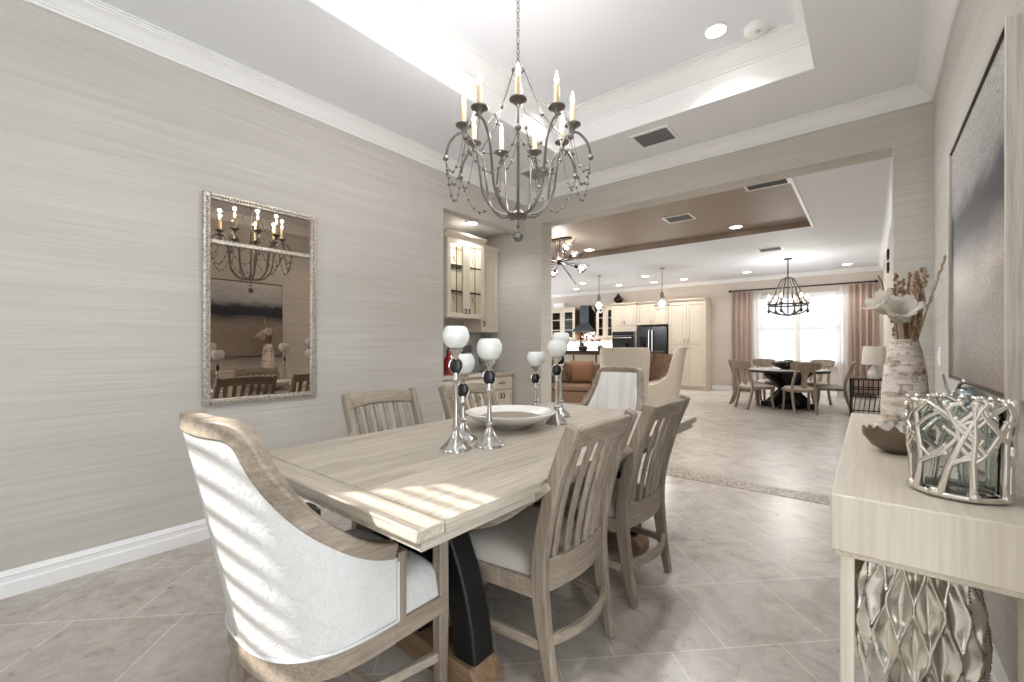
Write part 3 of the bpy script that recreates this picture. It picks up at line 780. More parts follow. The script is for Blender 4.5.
for k in range(NA):
    a = a0 + 2*PI*k/NA; d = Vector((math.cos(a), math.sin(a), 0))
    def R(r, z): return d*r + Vector((0, 0, z+z0))
    arm = B(); P = spline([R(0.045, 1.918), R(0.12, 1.935), R(0.185, 2.02), R(0.205, 2.14), R(0.222, 2.25), R(0.262, 2.325), R(0.315, 2.335), R(0.362, 2.285), R(0.382, 2.22)], 6)
    arm.tube(P, 0.0065, 8); arm.ball(R(0.384, 2.20), 0.015); o = arm.build('arm', 'pewter', ch)
    tips.append(R(0.384, 2.19)); cups.append(R(0.29, 2.34))
    cx, cy, cz = R(0.29, 0)
    B().lathe([(0.006, 2.325), (0.010, 2.345), (0.014, 2.354), (0.026, 2.366), (0.042, 2.374), (0.043, 2.38), (0.03, 2.382), (0.022, 2.392), (0.014, 2.394), (0, 2.394)], 16, (cx, cy, z0)).build('bobeche', 'pewter', o)
    B().lathe([(0.0, 2.39), (0.0135, 2.39), (0.0135, 2.485), (0.011, 2.49), (0, 2.49)], 12, (cx, cy, z0)).build('candle_sleeve', 'candle_sleeve', o)
    B().lathe([(0.0, 2.488), (0.006, 2.49), (0.0105, 2.505), (0.010, 2.518), (0.005, 2.535), (0.0015, 2.552), (0, 2.553)], 10, (cx, cy, z0)).build('bulb', 'bulb_glow', o)
    lamp('candle_light', 'POINT', (cx, cy, 2.575+z0), 1.4, (1, 0.985, 0.97), parent=o, size=0.014)
sw = B()
for k in range(NA):
    a, c = tips[k], tips[(k+1) % NA]
    P = swag(a, c, 0.17); sw.tube(P, 0.002, 5)
    for i in (1, 2, 3.5, 5, 6.5, 8, 9):
        q = P[int(i)] if i == int(i) else P[int(i)].lerp(P[int(i)+1], 0.5); sw.ball(q, 0.0085, 8, 6)
    b_ = cups[k]; P = swag(a, b_ + Vector((0, 0, -0.01)), 0.12); sw.tube(P, 0.002, 5)
    for i in (2, 4, 6): sw.ball(P[i], 0.008, 8, 6)
    ang = a0 + 2*PI*k/NA
    if k % 2 == 0:
        t0 = Vector((0.03*math.cos(ang), 0.03*math.sin(ang), 2.70+z0)); t1 = Vector((0.13*math.cos(ang), 0.13*math.sin(ang), 2.45+z0)); t2 = cups[k] + Vector((-0.05*math.cos(ang), -0.05*math.sin(ang), -0.02))
        sw.tube([t0, t1], 0.003, 5); sw.tube([t1, t2], 0.003, 5); sw.ball(t1, 0.012, 8, 6); sw.ball(t1.lerp(t2, 0.5), 0.009, 8, 6)
    else:
        t1 = Vector((0.02*math.cos(ang), 0.02*math.sin(ang), 2.32+z0)); P = swag(t1, cups[k]+Vector((0, 0, -0.02)), 0.08); sw.tube(P, 0.002, 5)
        for i in (3, 6): sw.ball(P[i], 0.008, 8, 6)
sw.build('bead_swags', 'pewter', ch)

# ---------------- candlesticks
def candlestick(H, loc, rz, label):
    r = thing('candlestick', loc, rz, label, 'candlestick', 'silver candlesticks on the table')
    s = H-0.06                              # bottom of the cup
    f = B(); prof = [(0, 0), (0.068, 0), (0.068, 0.006), (0.058, 0.016), (0.04, 0.034), (0.026, 0.055), (0.016, 0.078), (0.013, 0.09), (0.019, 0.1), (0.013, 0.11)]
    f.rings([[(max(q, 1e-4)*(1+(0.07*abs(math.cos(4*2*PI*k/48)) if z < 0.06 and q > 0 else 0))*math.cos(2*PI*k/48), max(q, 1e-4)*(1+(0.07*abs(math.cos(4*2*PI*k/48)) if z < 0.06 and q > 0 else 0))*math.sin(2*PI*k/48), z) for k in range(48)] for q, z in prof])
    f.build('base', 'silver', r, sharp=60)
    ov = s-0.07                             # centre of the black oval
    f = B().lathe([(0, 0.108), (0.013, 0.108), (0.010, 0.16), (0.0095, ov-0.075), (0.016, ov-0.06), (0.01, ov-0.045), (0.008, ov-0.028), (0, ov-0.028)], 14)
    f.build('stem', 'silver', r); f = B().lathe([(0, ov+0.03), (0.008, ov+0.03), (0.011, s-0.022), (0.02, s-0.012), (0.032, s+0.004), (0.03, s+0.006), (0, s-0.004)], 18)
    f.build('neck', 'silver', r)
    f = B().ball((0, 0, ov), 0.035, 20, 12, (0.80, 0.30, 1.0)); md = f.build('medallion', 'black_stone', r)
    rim = [(0.029*math.cos(a), 0, ov+0.0365*math.sin(a)) for a in [2*PI*i/28 for i in range(28)]]
    B().tube(rim, 0.0035, 6, True).build('medallion_rim', 'silver', md)
    g = [(0.0, -0.052), (0.026, -0.052), (0.046, -0.036), (0.058, -0.012), (0.06, 0.008), (0.053, 0.034), (0.042, 0.048), (0.039, 0.048), (0.05, 0.03), (0.056, 0.006), (0.053, -0.014), (0.04, -0.034), (0.0, -0.046)]
    B().lathe([(q, z+H) for q, z in g], 28).build('glass_cup', 'milk_glass', r)
    return r
face = math.atan2(-1.5, 1.45)+PI/2
c1 = candlestick(0.50, (-1.42, 1.351, 0.76), face, 'tall silver candlestick nearest the sunlit end of the table')
candlestick(0.374, (-1.538, 1.51, 0.76), face, 'short silver candlestick behind the tall one near the mirror side')
candlestick(0.446, (-1.353, 1.498, 0.76), face, 'medium silver candlestick just left of the white bowl, its base clear')
candlestick(0.374, (-1.71, 2.35, 0.76), face, 'short silver candlestick in front of the wallpapered wall, its base behind the bowl')
candlestick(0.445, (-1.437, 2.188, 0.76), face, 'medium silver candlestick right of the white bowl, its fluted base in view')
candlestick(0.50, (-1.56, 2.42, 0.76), face, 'tall silver candlestick overlapped by another one right of the bowl')
# ---------------- white bowl
bw = thing('footed_bowl', (-1.585, 1.935, 0.76), 0, 'wide shallow white bowl with a taupe inside on the dining table', 'bowl')
B().lathe([(0, 0), (0.085, 0), (0.09, 0.008), (0.15, 0.025), (0.215, 0.052), (0.255, 0.082), (0.258, 0.088), (0.25, 0.09), (0.235, 0.082), (0.20, 0.062), (0.19, 0.058)] + [(0.12, 0.03), (0, 0.018)], 56).build('bowl_body', 'glaze_white', bw)
B().lathe([(0, 0.026), (0.10, 0.034), (0.165, 0.056), (0.172, 0.06), (0.165, 0.0585), (0.1, 0.038), (0, 0.030)], 40).build('inner_dish', 'taupe_glaze', bw)

# ---------------- on the console
CT = 0.89
hv = thing('coral_hurricane', (0.157, 1.395, CT), 0, 'silver coral-branch hurricane vase with a glass liner on the console', 'vase')
random.seed(11)
HR, HH = 0.083, 0.208
def cyl(a, z, off=0.0):
    r = HR*(0.93+0.12*z/HH) + off
    return Vector((r*math.cos(a), r*math.sin(a), z))
co = B()
def branch(a, z, da, dz, n, r, depth):
    P = [cyl(a, z)]
    for i in range(n):
        da += random.uniform(-0.05, 0.05); dz += random.uniform(-0.002, 0.003)
        a += da; z += dz
        if z > HH: z = HH; P.append(cyl(a, z)); break
        P.append(cyl(a, z))
    if len(P) < 3: return
    P = spline(P, 3); co.tube(P, [lerp(r, r*0.72, i/(len(P)-1)) for i in range(len(P))], 8); co.ball(P[-1], r*0.95, 8, 6)
    if depth:
        for q, sg in ((0.35, 1), (0.62, -1), (0.9, random.choice((-1, 1)))):
            p = P[int(q*(len(P)-1))]; aa = math.atan2(p.y, p.x)
            branch(aa, p.z, sg*random.uniform(0.10, 0.17), random.uniform(0.006, 0.016), random.randint(3, 5), r*0.86, depth-1)
for k in range(9):
    branch(2*PI*k/9+random.uniform(-0.1, 0.1), 0.006, random.uniform(-0.07, 0.07), 0.027, 8, 0.0076, 2)
ring = [cyl(2*PI*i/36, 0.008) for i in range(36)]; co.tube(ring, 0.007, 8, True)
for k in range(8):
    p = cyl(2*PI*k/8+0.2, 0.012); co.ball(p, 0.012, 8, 6)
co.build('coral_sleeve', 'silver_soft', hv, sharp=60)
B().lathe([(0.0, 0.004), (0.064, 0.004), (0.068, 0.012), (0.074, 0.198), (0.0725, 0.198), (0.0665, 0.014), (0.0, 0.01)], 40).build('glass_liner', 'clear_pane', hv)
sb = thing('shell_bowl', (0.072, 1.81, CT), 0.4, 'small brown geode bowl with a jagged rim on the console', 'bowl')
random.seed(5); jag = [random.uniform(-0.012, 0.010) for _ in range(40)]
prof = [(0.0, 0.0), (0.03, 0.0), (0.062, 0.018), (0.084, 0.05), (0.085, 0.075)]
rs = []
for i, (q, z) in enumerate(prof): rs.append([(max(q, 1e-4)*1.05*math.cos(2*PI*k/40), max(q, 1e-4)*0.9*math.sin(2*PI*k/40), z + (jag[k]+0.012*math.sin(2*PI*k/40*2) if i == 4 else 0)) for k in range(40)])
for i, (q, z) in enumerate([(0.081, 0.073), (0.074, 0.052)]): rs.append([(q*1.05*math.cos(2*PI*k/40), q*0.9*math.sin(2*PI*k/40), z + (jag[k]+0.012*math.sin(2*PI*k/40*2) if i == 0 else 0)) for k in range(40)])
rs.append([(1e-4*math.cos(2*PI*k/40), 1e-4*math.sin(2*PI*k/40), 0.03) for k in range(40)])
B().rings(rs).build('outer_shell', 'shell_brown', sb)
random.seed(8)
B().grid(lambda u, v: Vector((0.073*v*1.05*math.cos(2*PI*u), 0.073*v*0.9*math.sin(2*PI*u), 0.066 + 0.03*(1-v*v) + (random.uniform(-0.006, 0.006) if 0 < v < 1 else 0))), 40, 10, True).build('crystal_lining', 'geode', sb, sharp=20)
wv2 = tag(B().lathe([(0, 0), (0.080, 0), (0.087, 0.01), (0.089, 0.05), (0.085, 0.13), (0.077, 0.22), (0.062, 0.31), (0.050, 0.352), (0.045, 0.36), (0.040, 0.352), (0.046, 0.30), (0.05, 0.05), (0, 0.04)], 40).build('wooden_vase', 'banded_wood', None), 'tall pale banded vase holding dried flowers on the console', 'vase')
VX, VY = 0.128, 2.64
wv2.location = (VX, VY, CT); wv2.scale = (0.95, 0.95, 1)
TOP = CT+0.36
random.seed(21)
# dried stems and blooms standing in the vase
nst = 24
for k in range(nst):
    a = random.uniform(-0.6, 2.4); tilt = random.uniform(0.02, 0.15); L = random.uniform(0.20, 0.32)
    if k == nst-1: a, tilt, L = 0.05, 0.235, 0.37
    d = Vector((math.sin(tilt)*math.cos(a), math.sin(tilt)*math.sin(a), math.cos(tilt)))
    base = Vector((0.022*math.cos(a), 0.022*math.sin(a), -0.10))
    r = thing('dried_grass_stem', (VX, VY, TOP), 0, 'long thin pale stem leaning right out of the vase above the switch' if k == nst-1 else 'dried brown seed-head stem in the banded vase', 'dried stem', None if k == nst-1 else 'dried seed-head stems in the banded vase')
    st = B(); tip = base + d*(L+0.1)
    P = [base, base + d*(L*0.5) + Vector((random.uniform(-0.006, 0.006), random.uniform(-0.006, 0.006), 0)), tip]
    P = spline(P, 5); st.tube(P, 0.0034, 5); st.build('stem', 'dried_pale', r)
    sd = B(); pale = k == nst-1 or k % 5 == 0
    i0 = 0.62 if pale and k == nst-1 else 0.42
    for j in range(34):
        q = lerp(i0, 1.0, j/33); p = base.lerp(tip, q) if len(P) < 3 else P[min(len(P)-1, int(q*(len(P)-1)))].lerp(P[min(len(P)-1, int(q*(len(P)-1))+1)], q*(len(P)-1) % 1)
        b_ = random.uniform(0, 2*PI); rr = 0.011*(1-0.5*abs(j/33-0.4)) if k != nst-1 else 0.004
        off = Vector((math.cos(b_), math.sin(b_), random.uniform(-0.3, 0.6)))*rr
        sd.ball(p+off, 0.0062 if k != nst-1 else 0.004, 6, 4, (1, 1, 1.4))
    sd.build('seed_head', 'dried_pale' if pale else 'dried_brown', r)
def bloom(loc, axis, label, s=1.0):
    r = thing('white_flower', (VX, VY, TOP), 0, label, 'flower', 'large white blooms in the banded vase')
    p = Vector(loc); ax = Vector(axis).normalized()
    st = B(); st.tube(spline([(p.x*0.12, p.y*0.12, -0.12), tuple(p*0.45 + Vector((0, 0, 0.01))), tuple(p)], 5), 0.006, 6); st.build('stem', 'dried_pale', r)
    q = ax.to_track_quat('Z', 'Y').to_matrix().to_4x4()
    for lay, n, op, hh in ((0, 6, 0.62, 0.085), (1, 5, 0.40, 0.08)):
        for k in range(n):
            a = 2*PI*(k+0.5*lay)/n
            def pf(u, v):
                w = 0.030*s*math.sin(PI*min(1, 0.12+v*0.80))**0.7*(2*u-1)
                rad = (0.010 + op*0.050*s*v**0.7 + 0.018*s*v**5); z = hh*s*v*(1-0.10*op*v)
                rr_ = rad - 0.25*abs(w)
                return Vector((rr_*math.cos(a) - w*math.sin(a), rr_*math.sin(a) + w*math.cos(a), z + 0.004*math.sin(9*u+5*v)))
            g = B(); g.grid(pf, 6, 8)
            bmesh.ops.solidify(g.bm, geom=g.bm.faces[:], thickness=0.0016)
            g.xf(Matrix.Translation(p) @ q).build('petal', 'petal', r, sharp=70)
    B().ball(p + ax*0.02*s, 0.013*s, 8, 6).build('flower_centre', 'dried_pale', r)
bloom((-0.02, -0.05, 0.08), (0.05, -0.75, 0.66), 'large white bloom above the rim at the front of the banded vase', 1.25)
bloom((-0.045, 0.0, 0.125), (-0.6, -0.45, 0.66), 'white trumpet bloom leaning left over the curtain from the banded vase', 1.15)
fg = thing('figurine', (0.19, 1.60, CT), 0, 'small silver and teal figurine with raised antennae behind the coral vase', 'figurine')
B().lathe([(0, 0), (0.045, 0), (0.045, 0.012), (0.02, 0.022), (0.014, 0.06), (0.02, 0.15), (0.0, 0.155)], 20).build('stand', 'silver_soft', fg)
f = B().ball((0.01, 0.0, 0.195), 0.042, 16, 10, (0.85, 1.0, 0.75)); f.ball((0.0, -0.04, 0.185), 0.024, 12, 8); f.ball((0.005, 0.045, 0.18), 0.026, 12, 8); f.ball((-0.025, 0.01, 0.175), 0.024, 12, 8)
f.build('body', 'teal_silver', fg)
f = B().ball((-0.025, 0.052, 0.185), 0.022, 12, 8); f.tube([(-0.02, 0.055, 0.195), (-0.024, 0.085, 0.225), (-0.026, 0.115, 0.25)], [0.004, 0.0035, 0.003], 6); f.tube([(-0.01, 0.02, 0.215), (-0.006, 0.0, 0.232), (0.0, -0.012, 0.24)], 0.004, 6); f.ball((0.0, -0.012, 0.24), 0.007, 8, 6)
f.build('head', 'silver', fg)
# embossed silver floor vase under the console
def vase_r(z):
    return 0.84*interp(z, [(0, 0.06), (0.03, 0.075), (0.12, 0.118), (0.24, 0.158), (0.34, 0.176), (0.42, 0.18), (0.50, 0.172), (0.58, 0.15), (0.65, 0.115), (0.70, 0.075), (0.725, 0.06), (0.74, 0.066)])
NV = 28
def emb(u, v):
    th = 2*PI*u; z = 0.74*v
    r = vase_r(z); s = u*NV; k = math.floor(s)
    def curve(i): return i + (1 if i % 2 == 0 else -1)*0.46*math.sin(2*PI*z/0.235 + 0.6)
    best = None
    for i in (k-1, k, k+1):
        a, c = curve(i), curve(i+1)
        if a <= s <= c: best = (s-a)/max(1e-4, c-a), c-a; break
    f_, wd = best if best else (0, 0.1)
    dep = 0.027*(math.sin(PI*f_)**0.8)*min(1.1, wd)*smooth((0.70-z)/0.1)*smooth((z-0.01)/0.08)
    return Vector(((r-dep)*math.cos(th), (r-dep)*math.sin(th), z))
ev = thing('embossed_vase', (0.112, 1.74, 0), 0, 'large silver embossed vase with leaf-shaped dimples on the floor under the console', 'vase')
B().grid(emb, 288, 96, True).build('vase_body', 'silver_soft', ev, sharp=180)
B().lathe([(0, 0), (0.06, 0), (0.06, 0.004), (0, 0.006)], 32).build('vase_base', 'silver_soft', ev)
# light switch
sw_ = thing('light_switch', (XR, 3.85, 1.155), 0, 'white light switch plate on the right wall between corner and painting', 'switch')
B().box(-0.008, 0, -0.04, 0.04, -0.06, 0.06).build('plate', 'plastic_white', sw_, 0.003)
for y in (-0.018, 0.018): B().box(-0.013, -0.006, y-0.012, y+0.012, -0.03, 0.03).build('rocker', 'plastic_white', sw_, 0.002)

# ---------------- ceiling fittings
def downlight(loc, label, group, r=0.064, power=18, spot=True, cone=140, col=(1, 0.985, 0.97)):
    t = thing('recessed_light', loc, 0, label, 'ceiling light', group)
    B().lathe([(r, 0), (r*1.25, -0.002), (r*1.25, -0.007), (r*1.0, -0.010), (r, -0.004)], 28).build('trim_ring', 'trim_white', t)
    B().lathe([(0, -0.001), (r, -0.001), (r, -0.005), (0, -0.006)], 28).build('lens', 'lamp_glow', t)
    if power: lamp('downlight', 'SPOT', (0, 0, -0.02), power, col, 0.07, t, spot_size=math.radians(cone), spot_blend=0.8)
    return t
G1 = 'recessed lights in the dining tray ceiling'
for x, y, lb in ((-0.80, 3.17, 'recessed light in the dining tray ceiling beside the smoke detector'), (-2.26, 3.17, 'recessed light in the dining tray ceiling behind the chandelier candles'), (-0.80, 0.5, 'unseen recessed light added to the dining tray ceiling over the near console end'), (-2.26, 0.5, 'unseen recessed light added to the dining tray ceiling over the near mirror side')):
    downlight((x, y, TZ), lb, G1, power=46 if y > 2 else 36, cone=126)  # the near pair is out of view, added to light the room
downlight((-3.56, 3.64, 2.65), 'recessed light in the alcove ceiling above the glass cabinet doors', None, 0.06, 14)
sd = thing('smoke_detector', (-0.585, 3.305, TZ), 0, 'round white smoke detector on the dining tray ceiling', 'smoke detector')
B().lathe([(0, 0), (0.070, 0), (0.070, -0.028), (0.062, -0.044), (0.045, -0.052), (0, -0.054)], 32).build('housing', 'plastic_white', sd)
B().lathe([(0, -0.053), (0.016, -0.053), (0.014, -0.058), (0, -0.058)], 16, (0.02, -0.03, 0)).build('button', 'vent_grey', sd)
def vent(loc, sx, sy, label, group=None, rz=0, dark='vent_dark', along='x', n=9, slat='vent_grey'):
    t = thing('ceiling_vent', loc, rz, label, 'vent', group)
    f = B(); a, c = sx/2, sy/2; w = 0.025
    f.box(-a, a, -c, -c+w, -0.012, 0).box(-a, a, c-w, c, -0.012, 0).box(-a, -a+w, -c+w, c-w, -0.012, 0).box(a-w, a, -c+w, c-w, -0.012, 0)
    f.build('frame', 'trim_white', t, 0.002)
    B().box(-a+w, a-w, -c+w, c-w, -0.003, 0).build('duct', dark, t)
    s = B()
    for k in range(n):
        if along == 'x':
            y = lerp(-c+w, c-w, (k+0.5)/n); s.bar([(-a+w, y, -0.008), (a-w, y, -0.008)], (0, 1, 0.6), 0.5*(2*c-2*w)/n, 0.003)
        else:
            x = lerp(-a+w, a-w, (k+0.5)/n); s.bar([(x, -c+w, -0.008), (x, c-w, -0.008)], (1, 0, 0.6), 0.5*(2*a-2*w)/n, 0.003)
    s.build('louvers', slat, t)
    return t
vent((-1.45, 3.76, CZ), 0.34, 0.30, 'square white air vent in the dining soffit right of the chandelier')
vent((-2.70, 3.76, CZ), 0.36, 0.30, 'square white air vent in the soffit seen through the chandelier', dark='vent_grey')

# ---------------- things on the alcove counter
random.seed(3)
for x, y, h, lb in ((-3.60, 3.32, 0.30, 'tall dark red glass bottle on the alcove counter by the wall edge'), (-3.73, 3.42, 0.27, 'dark red glass bottle on the alcove counter behind the taller one')):
    t = thing('red_bottle', (x, y, 0.903), 0, lb, 'bottle', 'red bottles on the alcove counter')
    B().lathe([(0, 0), (0.045, 0), (0.048, 0.01), (0.048, h*0.55), (0.04, h*0.66), (0.016, h*0.76), (0.015, h*0.94), (0, h*0.94)], 18).build('bottle_body', 'red_glass', t)
    B().lathe([(0, h*0.93), (0.018, h*0.93), (0.018, h), (0, h)], 12).build('cap', 'black_stone', t)
cj = thing('coffee_maker', (-3.74, 3.66, 0.903), 0, 'silver and black coffee maker on the alcove counter', 'coffee maker')
B().box(-0.09, 0.09, -0.075, 0.075, 0, 0.03).box(-0.09, -0.02, -0.075, 0.075, 0.03, 0.30).box(-0.09, 0.09, -0.075, 0.075, 0.24, 0.33).build('housing', 'stainless', cj, 0.01)
B().lathe([(0, 0.03), (0.05, 0.03), (0.056, 0.08), (0.04, 0.15), (0.042, 0.17), (0, 0.17)], 18, (0.04, 0, 0)).build('carafe', 'smoke_glass', cj)
for y, h in ((3.86, 0.20), (3.97, 0.24), (4.08, 0.22)):
    lb = {3.86: 'clear glass goblet on the alcove counter nearest the coffee maker', 3.97: 'tallest clear glass goblet on the alcove counter', 4.08: 'clear glass goblet on the alcove counter nearest the wallpapered end'}[y]
    tag(B().lathe([(0, 0), (0.034, 0), (0.034, 0.005), (0.006, 0.012), (0.006, h*0.45), (0.03, h*0.58), (0.036, h*0.8), (0.032, h), (0.030, h), (0.033, h*0.8), (0.027, h*0.6), (0, h*0.5)], 20, (0, 0, 0)).build('goblet', 'smoke_glass', None), lb, 'glass', 'goblets on the alcove counter').location = (-3.62, y, 0.903)

# ================================================================== GREAT ROOM
# ---------------- wing chairs
def wing_chair(name, loc, rz, label, cloth, group=None, Hb=1.2, cat='armchair'):
    root = thing(name, loc, rz, label, cat, group)
    W, D, Ls, t = 0.31, 0.26, 0.32, 0.09
    tabt = [(0.0, Hb), (0.42, Hb), (0.48, Hb*0.985), (0.52, Hb*0.90), (0.55, Hb*0.74), (0.59, Hb*0.62), (0.70, Hb*0.55), (0.9, Hb*0.52), (1.0, Hb*0.50)]
    def top(u): return interp(u, tabt)
    def lean(u, z):
        k = max(0, z-0.34)/0.8; q = 1-smooth((u-0.2)/0.8)
        return Vector((0, -0.11*k**1.3, 0))
    plan, pos0 = barrel(W, D, Ls, t, top, lean, 0.62, 0.75)
    def pos(s, z, off):
        p = pos0(s, z, off); k = smooth((z-0.55)/0.6); p.x *= 1 + 0.10*k; return p
    shell_mesh(pos, top, 0.0, t, 0.28, 60, nz=14).build('back_and_wings', cloth, root, 0.012, sharp=60)
    def seat(u, v):
        x = lerp(-0.25, 0.25, u); y = lerp(-0.22, 0.34, v); e = (1-abs(2*u-1)**8)*(1-abs(2*v-1)**8)
        return Vector((x, y, 0.30+0.16*max(0, e)**0.3))
    B().grid(seat, 20, 20).build('seat_cushion', cloth, root, sharp=70)
    ss = [(-1+2*i/60) for i in range(61)]
    fr = B().bar([pos(s, 0.265, 0.04) for s in ss], [plan(s)[1] for s in ss], 0.06, 0.05)
    fr.box(-0.33, 0.33, 0.27, 0.31, 0.24, 0.29).build('seat_frame', 'walnut', root, 0.005)
    for sx in (-1, 1):
        B().bar([(sx*0.29, 0.28, 0.25), (sx*0.29, 0.29, 0)], (1, 0, 0), [0.045, 0.03], [0.045, 0.03]).build('leg', 'walnut', root, 0.004)
        B().bar([(sx*0.18, -0.24, 0.25), (sx*0.19, -0.32, 0)], (1, 0, 0), [0.045, 0.03], [0.045, 0.03]).build('leg', 'walnut', root, 0.004)
    return root
wc = wing_chair('wing_chair', (-2.63, 5.72, 0), 0.42, 'cream wing chair seen from behind beyond the dining table', 'cream_velvet', 'cream wing chairs')
copy_tree(wc, (-2.50, 6.75, 0), PI/2+0.32, 'cream wing chair in profile in front of the tan pantry cabinets')
wing_chair('patterned_armchair', (-3.35, 8.6, 0), PI-0.5, 'brown patterned wing armchair between the two cream wing chairs', 'brown_pattern', None, 1.06)
# ---------------- sofa
so = thing('sofa', (-4.95, 7.55, 0), PI+0.25, 'tan brown sofa behind the candlesticks in the great room', 'sofa')
B().box(-0.95, 0.95, -0.42, 0.38, 0.12, 0.34).build('sofa_base', 'tan_leather', so, 0.02)
B().prism([(-0.44, 0.30), (-0.22, 0.30), (-0.30, 0.84), (-0.40, 0.88), (-0.50, 0.84)], 0, -0.95, 0.95).build('backrest', 'tan_leather', so, 0.03)
for sx in (-1, 1): B().box(sx*0.95-0.14*(sx > 0), sx*0.95+0.14*(sx < 0), -0.40, 0.38, 0.12, 0.60).build('armrest', 'tan_leather', so, 0.04)
for x in (-0.41, 0.41): B().box(x-0.395, x+0.395, -0.22, 0.40, 0.34, 0.47).build('seat_cushion', 'tan_leather', so, 0.04)
for sx in (-1, 1):
    for y in (-0.36, 0.32): B().lathe([(0, 0), (0.02, 0), (0.03, 0.12), (0, 0.12)], 10, (sx*0.85, y, 0)).build('leg', 'walnut', so)
def pillow(loc, rot, s, m, label):
    f = B(); n = 14
    def g(sg): return lambda u, v: Vector(((2*u-1)*s/2*(1-0.06*(1-abs(2*v-1)**2)), (2*v-1)*s/2*(1-0.06*(1-abs(2*u-1)**2)), sg*0.075*((1-(2*u-1)**4)*(1-(2*v-1)**4))**0.5))
    f.grid(g(1), n, n); f.grid(g(-1), n, n); bmesh.ops.remove_doubles(f.bm, verts=f.bm.verts[:], dist=1e-4)
    o = f.build('throw_pillow', m, None, sharp=100); o.location = loc; o.rotation_euler = rot
    return tag(o, label, 'pillow', 'pillows on the tan sofa')
def sofa_pt(x, y, z): return Matrix.Translation(so.location) @ Matrix.Rotation(PI+0.25, 4, 'Z') @ Vector((x, y, z))
pillow(sofa_pt(-0.52, -0.06, 0.70), (PI/2-0.28, 0, PI+0.25), 0.48, 'tan_pillow', 'plain tan square pillow leaning on the sofa back')
pillow(sofa_pt(0.0, -0.05, 0.69), (PI/2-0.28, 0, PI+0.10), 0.46, 'brown_pattern', 'brown patterned pillow on the sofa beside the plain tan one')
# ---------------- breakfast table and chairs
bt = thing('breakfast_table', (-1.25, 10.3, 0), 0, 'dark pedestal table with a pale round top by the far window', 'table')
B().lathe([(0, 0.735), (0.70, 0.735), (0.715, 0.742), (0.715, 0.758), (0.0, 0.758)], 56).build('tabletop', 'table_light_top', bt)
B().lathe([(0, 0.695), (0.68, 0.695), (0.705, 0.705), (0.705, 0.735), (0, 0.735)], 56).build('apron', 'black_metal', bt)
f = B()
for a in (PI/4, 3*PI/4):
    d = Vector((math.cos(a), math.sin(a), 0))
    def Q(r, z): return d*r + Vector((0, 0, z))
    for sg in (-1, 1):
        f.bar([Q(sg*0.42, 0.695), Q(sg*0.10, 0.40), Q(sg*0.08, 0.34), Q(sg*0.40, 0.06)], (-d.y, d.x, 0), 0.16, 0.13)
f.box(-0.12, 0.12, -0.12, 0.12, 0.1, 0.68); f.build('pedestal', 'black_metal', bt, 0.01)
f = B().box(-0.46, 0.46, -0.1, 0.1, 0, 0.09).box(-0.1, 0.1, -0.46, 0.46, 0, 0.0895).build('pedestal_foot', 'black_metal', bt, 0.012)
def splat_chair(loc, rz, label):
    r = thing('breakfast_chair', loc, rz, label, 'chair', 'splat-back chairs around the breakfast table')
    for sx in (-1, 1):
        B().bar(spline([(sx*0.20, 0.21, 0.43), (sx*0.205, 0.22, 0.2), (sx*0.21, 0.25, 0)], 4), (1, 0, 0), 0.036, [0.05, 0.048, 0.045, 0.043, 0.04, 0.038, 0.036, 0.034, 0.03]).build('leg', 'chair_far_wood', r, 0.004)
        P = spline([(sx*0.17, -0.30, 0), (sx*0.175, -0.22, 0.24), (sx*0.18, -0.19, 0.44), (sx*0.17, -0.22, 0.60), (sx*0.13, -0.29, 0.80)], 5)
        B().bar(P, (1, 0, 0), 0.036, 0.045).build('back_post', 'chair_far_wood', r, 0.004)
    sp = B()
    P = [(-0.03, 0.46), (0.03, 0.46), (0.045, 0.52), (0.04, 0.62), (0.055, 0.72), (0.10, 0.78), (-0.10, 0.78), (-0.055, 0.72), (-0.04, 0.62), (-0.045, 0.52)]
    def yb(z): return -0.20 - 0.10*((z-0.44)/0.4)**1.2 if z > 0.44 else -0.20
    sp.rings([[(x, yb(z)+o, z) for x, z in P] for o in (-0.009, 0.009)]); sp.build('splat', 'chair_far_wood', r)
    tr = [Vector((x, -0.285-0.05*(1-(x/0.24)**2), 0.855)) for x in [(-0.24+0.48*i/12) for i in range(13)]]
    B().bar(tr, (0, 1, 0.25), 0.025, [0.10, 0.13, 0.145, 0.15, 0.155, 0.16, 0.16, 0.16, 0.155, 0.15, 0.145, 0.13, 0.10]).build('crest_rail', 'chair_far_wood', r, 0.008)
    def seat(u, v):
        y = lerp(-0.215, 0.235, v); hw = lerp(0.195, 0.235, v); e = (1-abs(2*u-1)**6)*(1-abs(2*v-1)**6)
        return Vector((lerp(-hw, hw, u), y, 0.43+0.05*max(0, e)**0.5))
    B().grid(seat, 14, 14).build('seat', 'linen_seat', r, sharp=70)
    B().prism([(-0.20, -0.215), (0.20, -0.215), (0.24, 0.235), (-0.24, 0.235)], 2, 0.38, 0.432).build('seat_frame', 'chair_far_wood', r, 0.004)
    return r
bc_ = [(184, 0.72, 'wooden splat-back chair in profile at the left of the breakfast table'), (230, 0.76, 'wooden splat-back chair at the front left of the breakfast table'),
       (122, 0.78, 'wooden splat-back chair behind the breakfast table on its left, by the window'), (292, 0.74, 'wooden splat-back chair at the front of the breakfast table right of the pedestal'),
       (62, 0.78, 'wooden splat-back chair behind the breakfast table on its right, by the window'), (2, 0.72, 'wooden splat-back chair in profile at the right of the breakfast table')]
first = None
for a, rad, lb in bc_:
    q = math.radians(a); p = (-1.25+rad*math.cos(q), 10.3+rad*math.sin(q), 0)
    if first is None: first = splat_chair(p, q+PI/2, lb)
    else: copy_tree(first, p, q+PI/2, lb)
gb = thing('greenery_bowl', (-1.25, 10.3, 0.758), 0, 'dark wide bowl of greenery on the breakfast table', 'bowl')
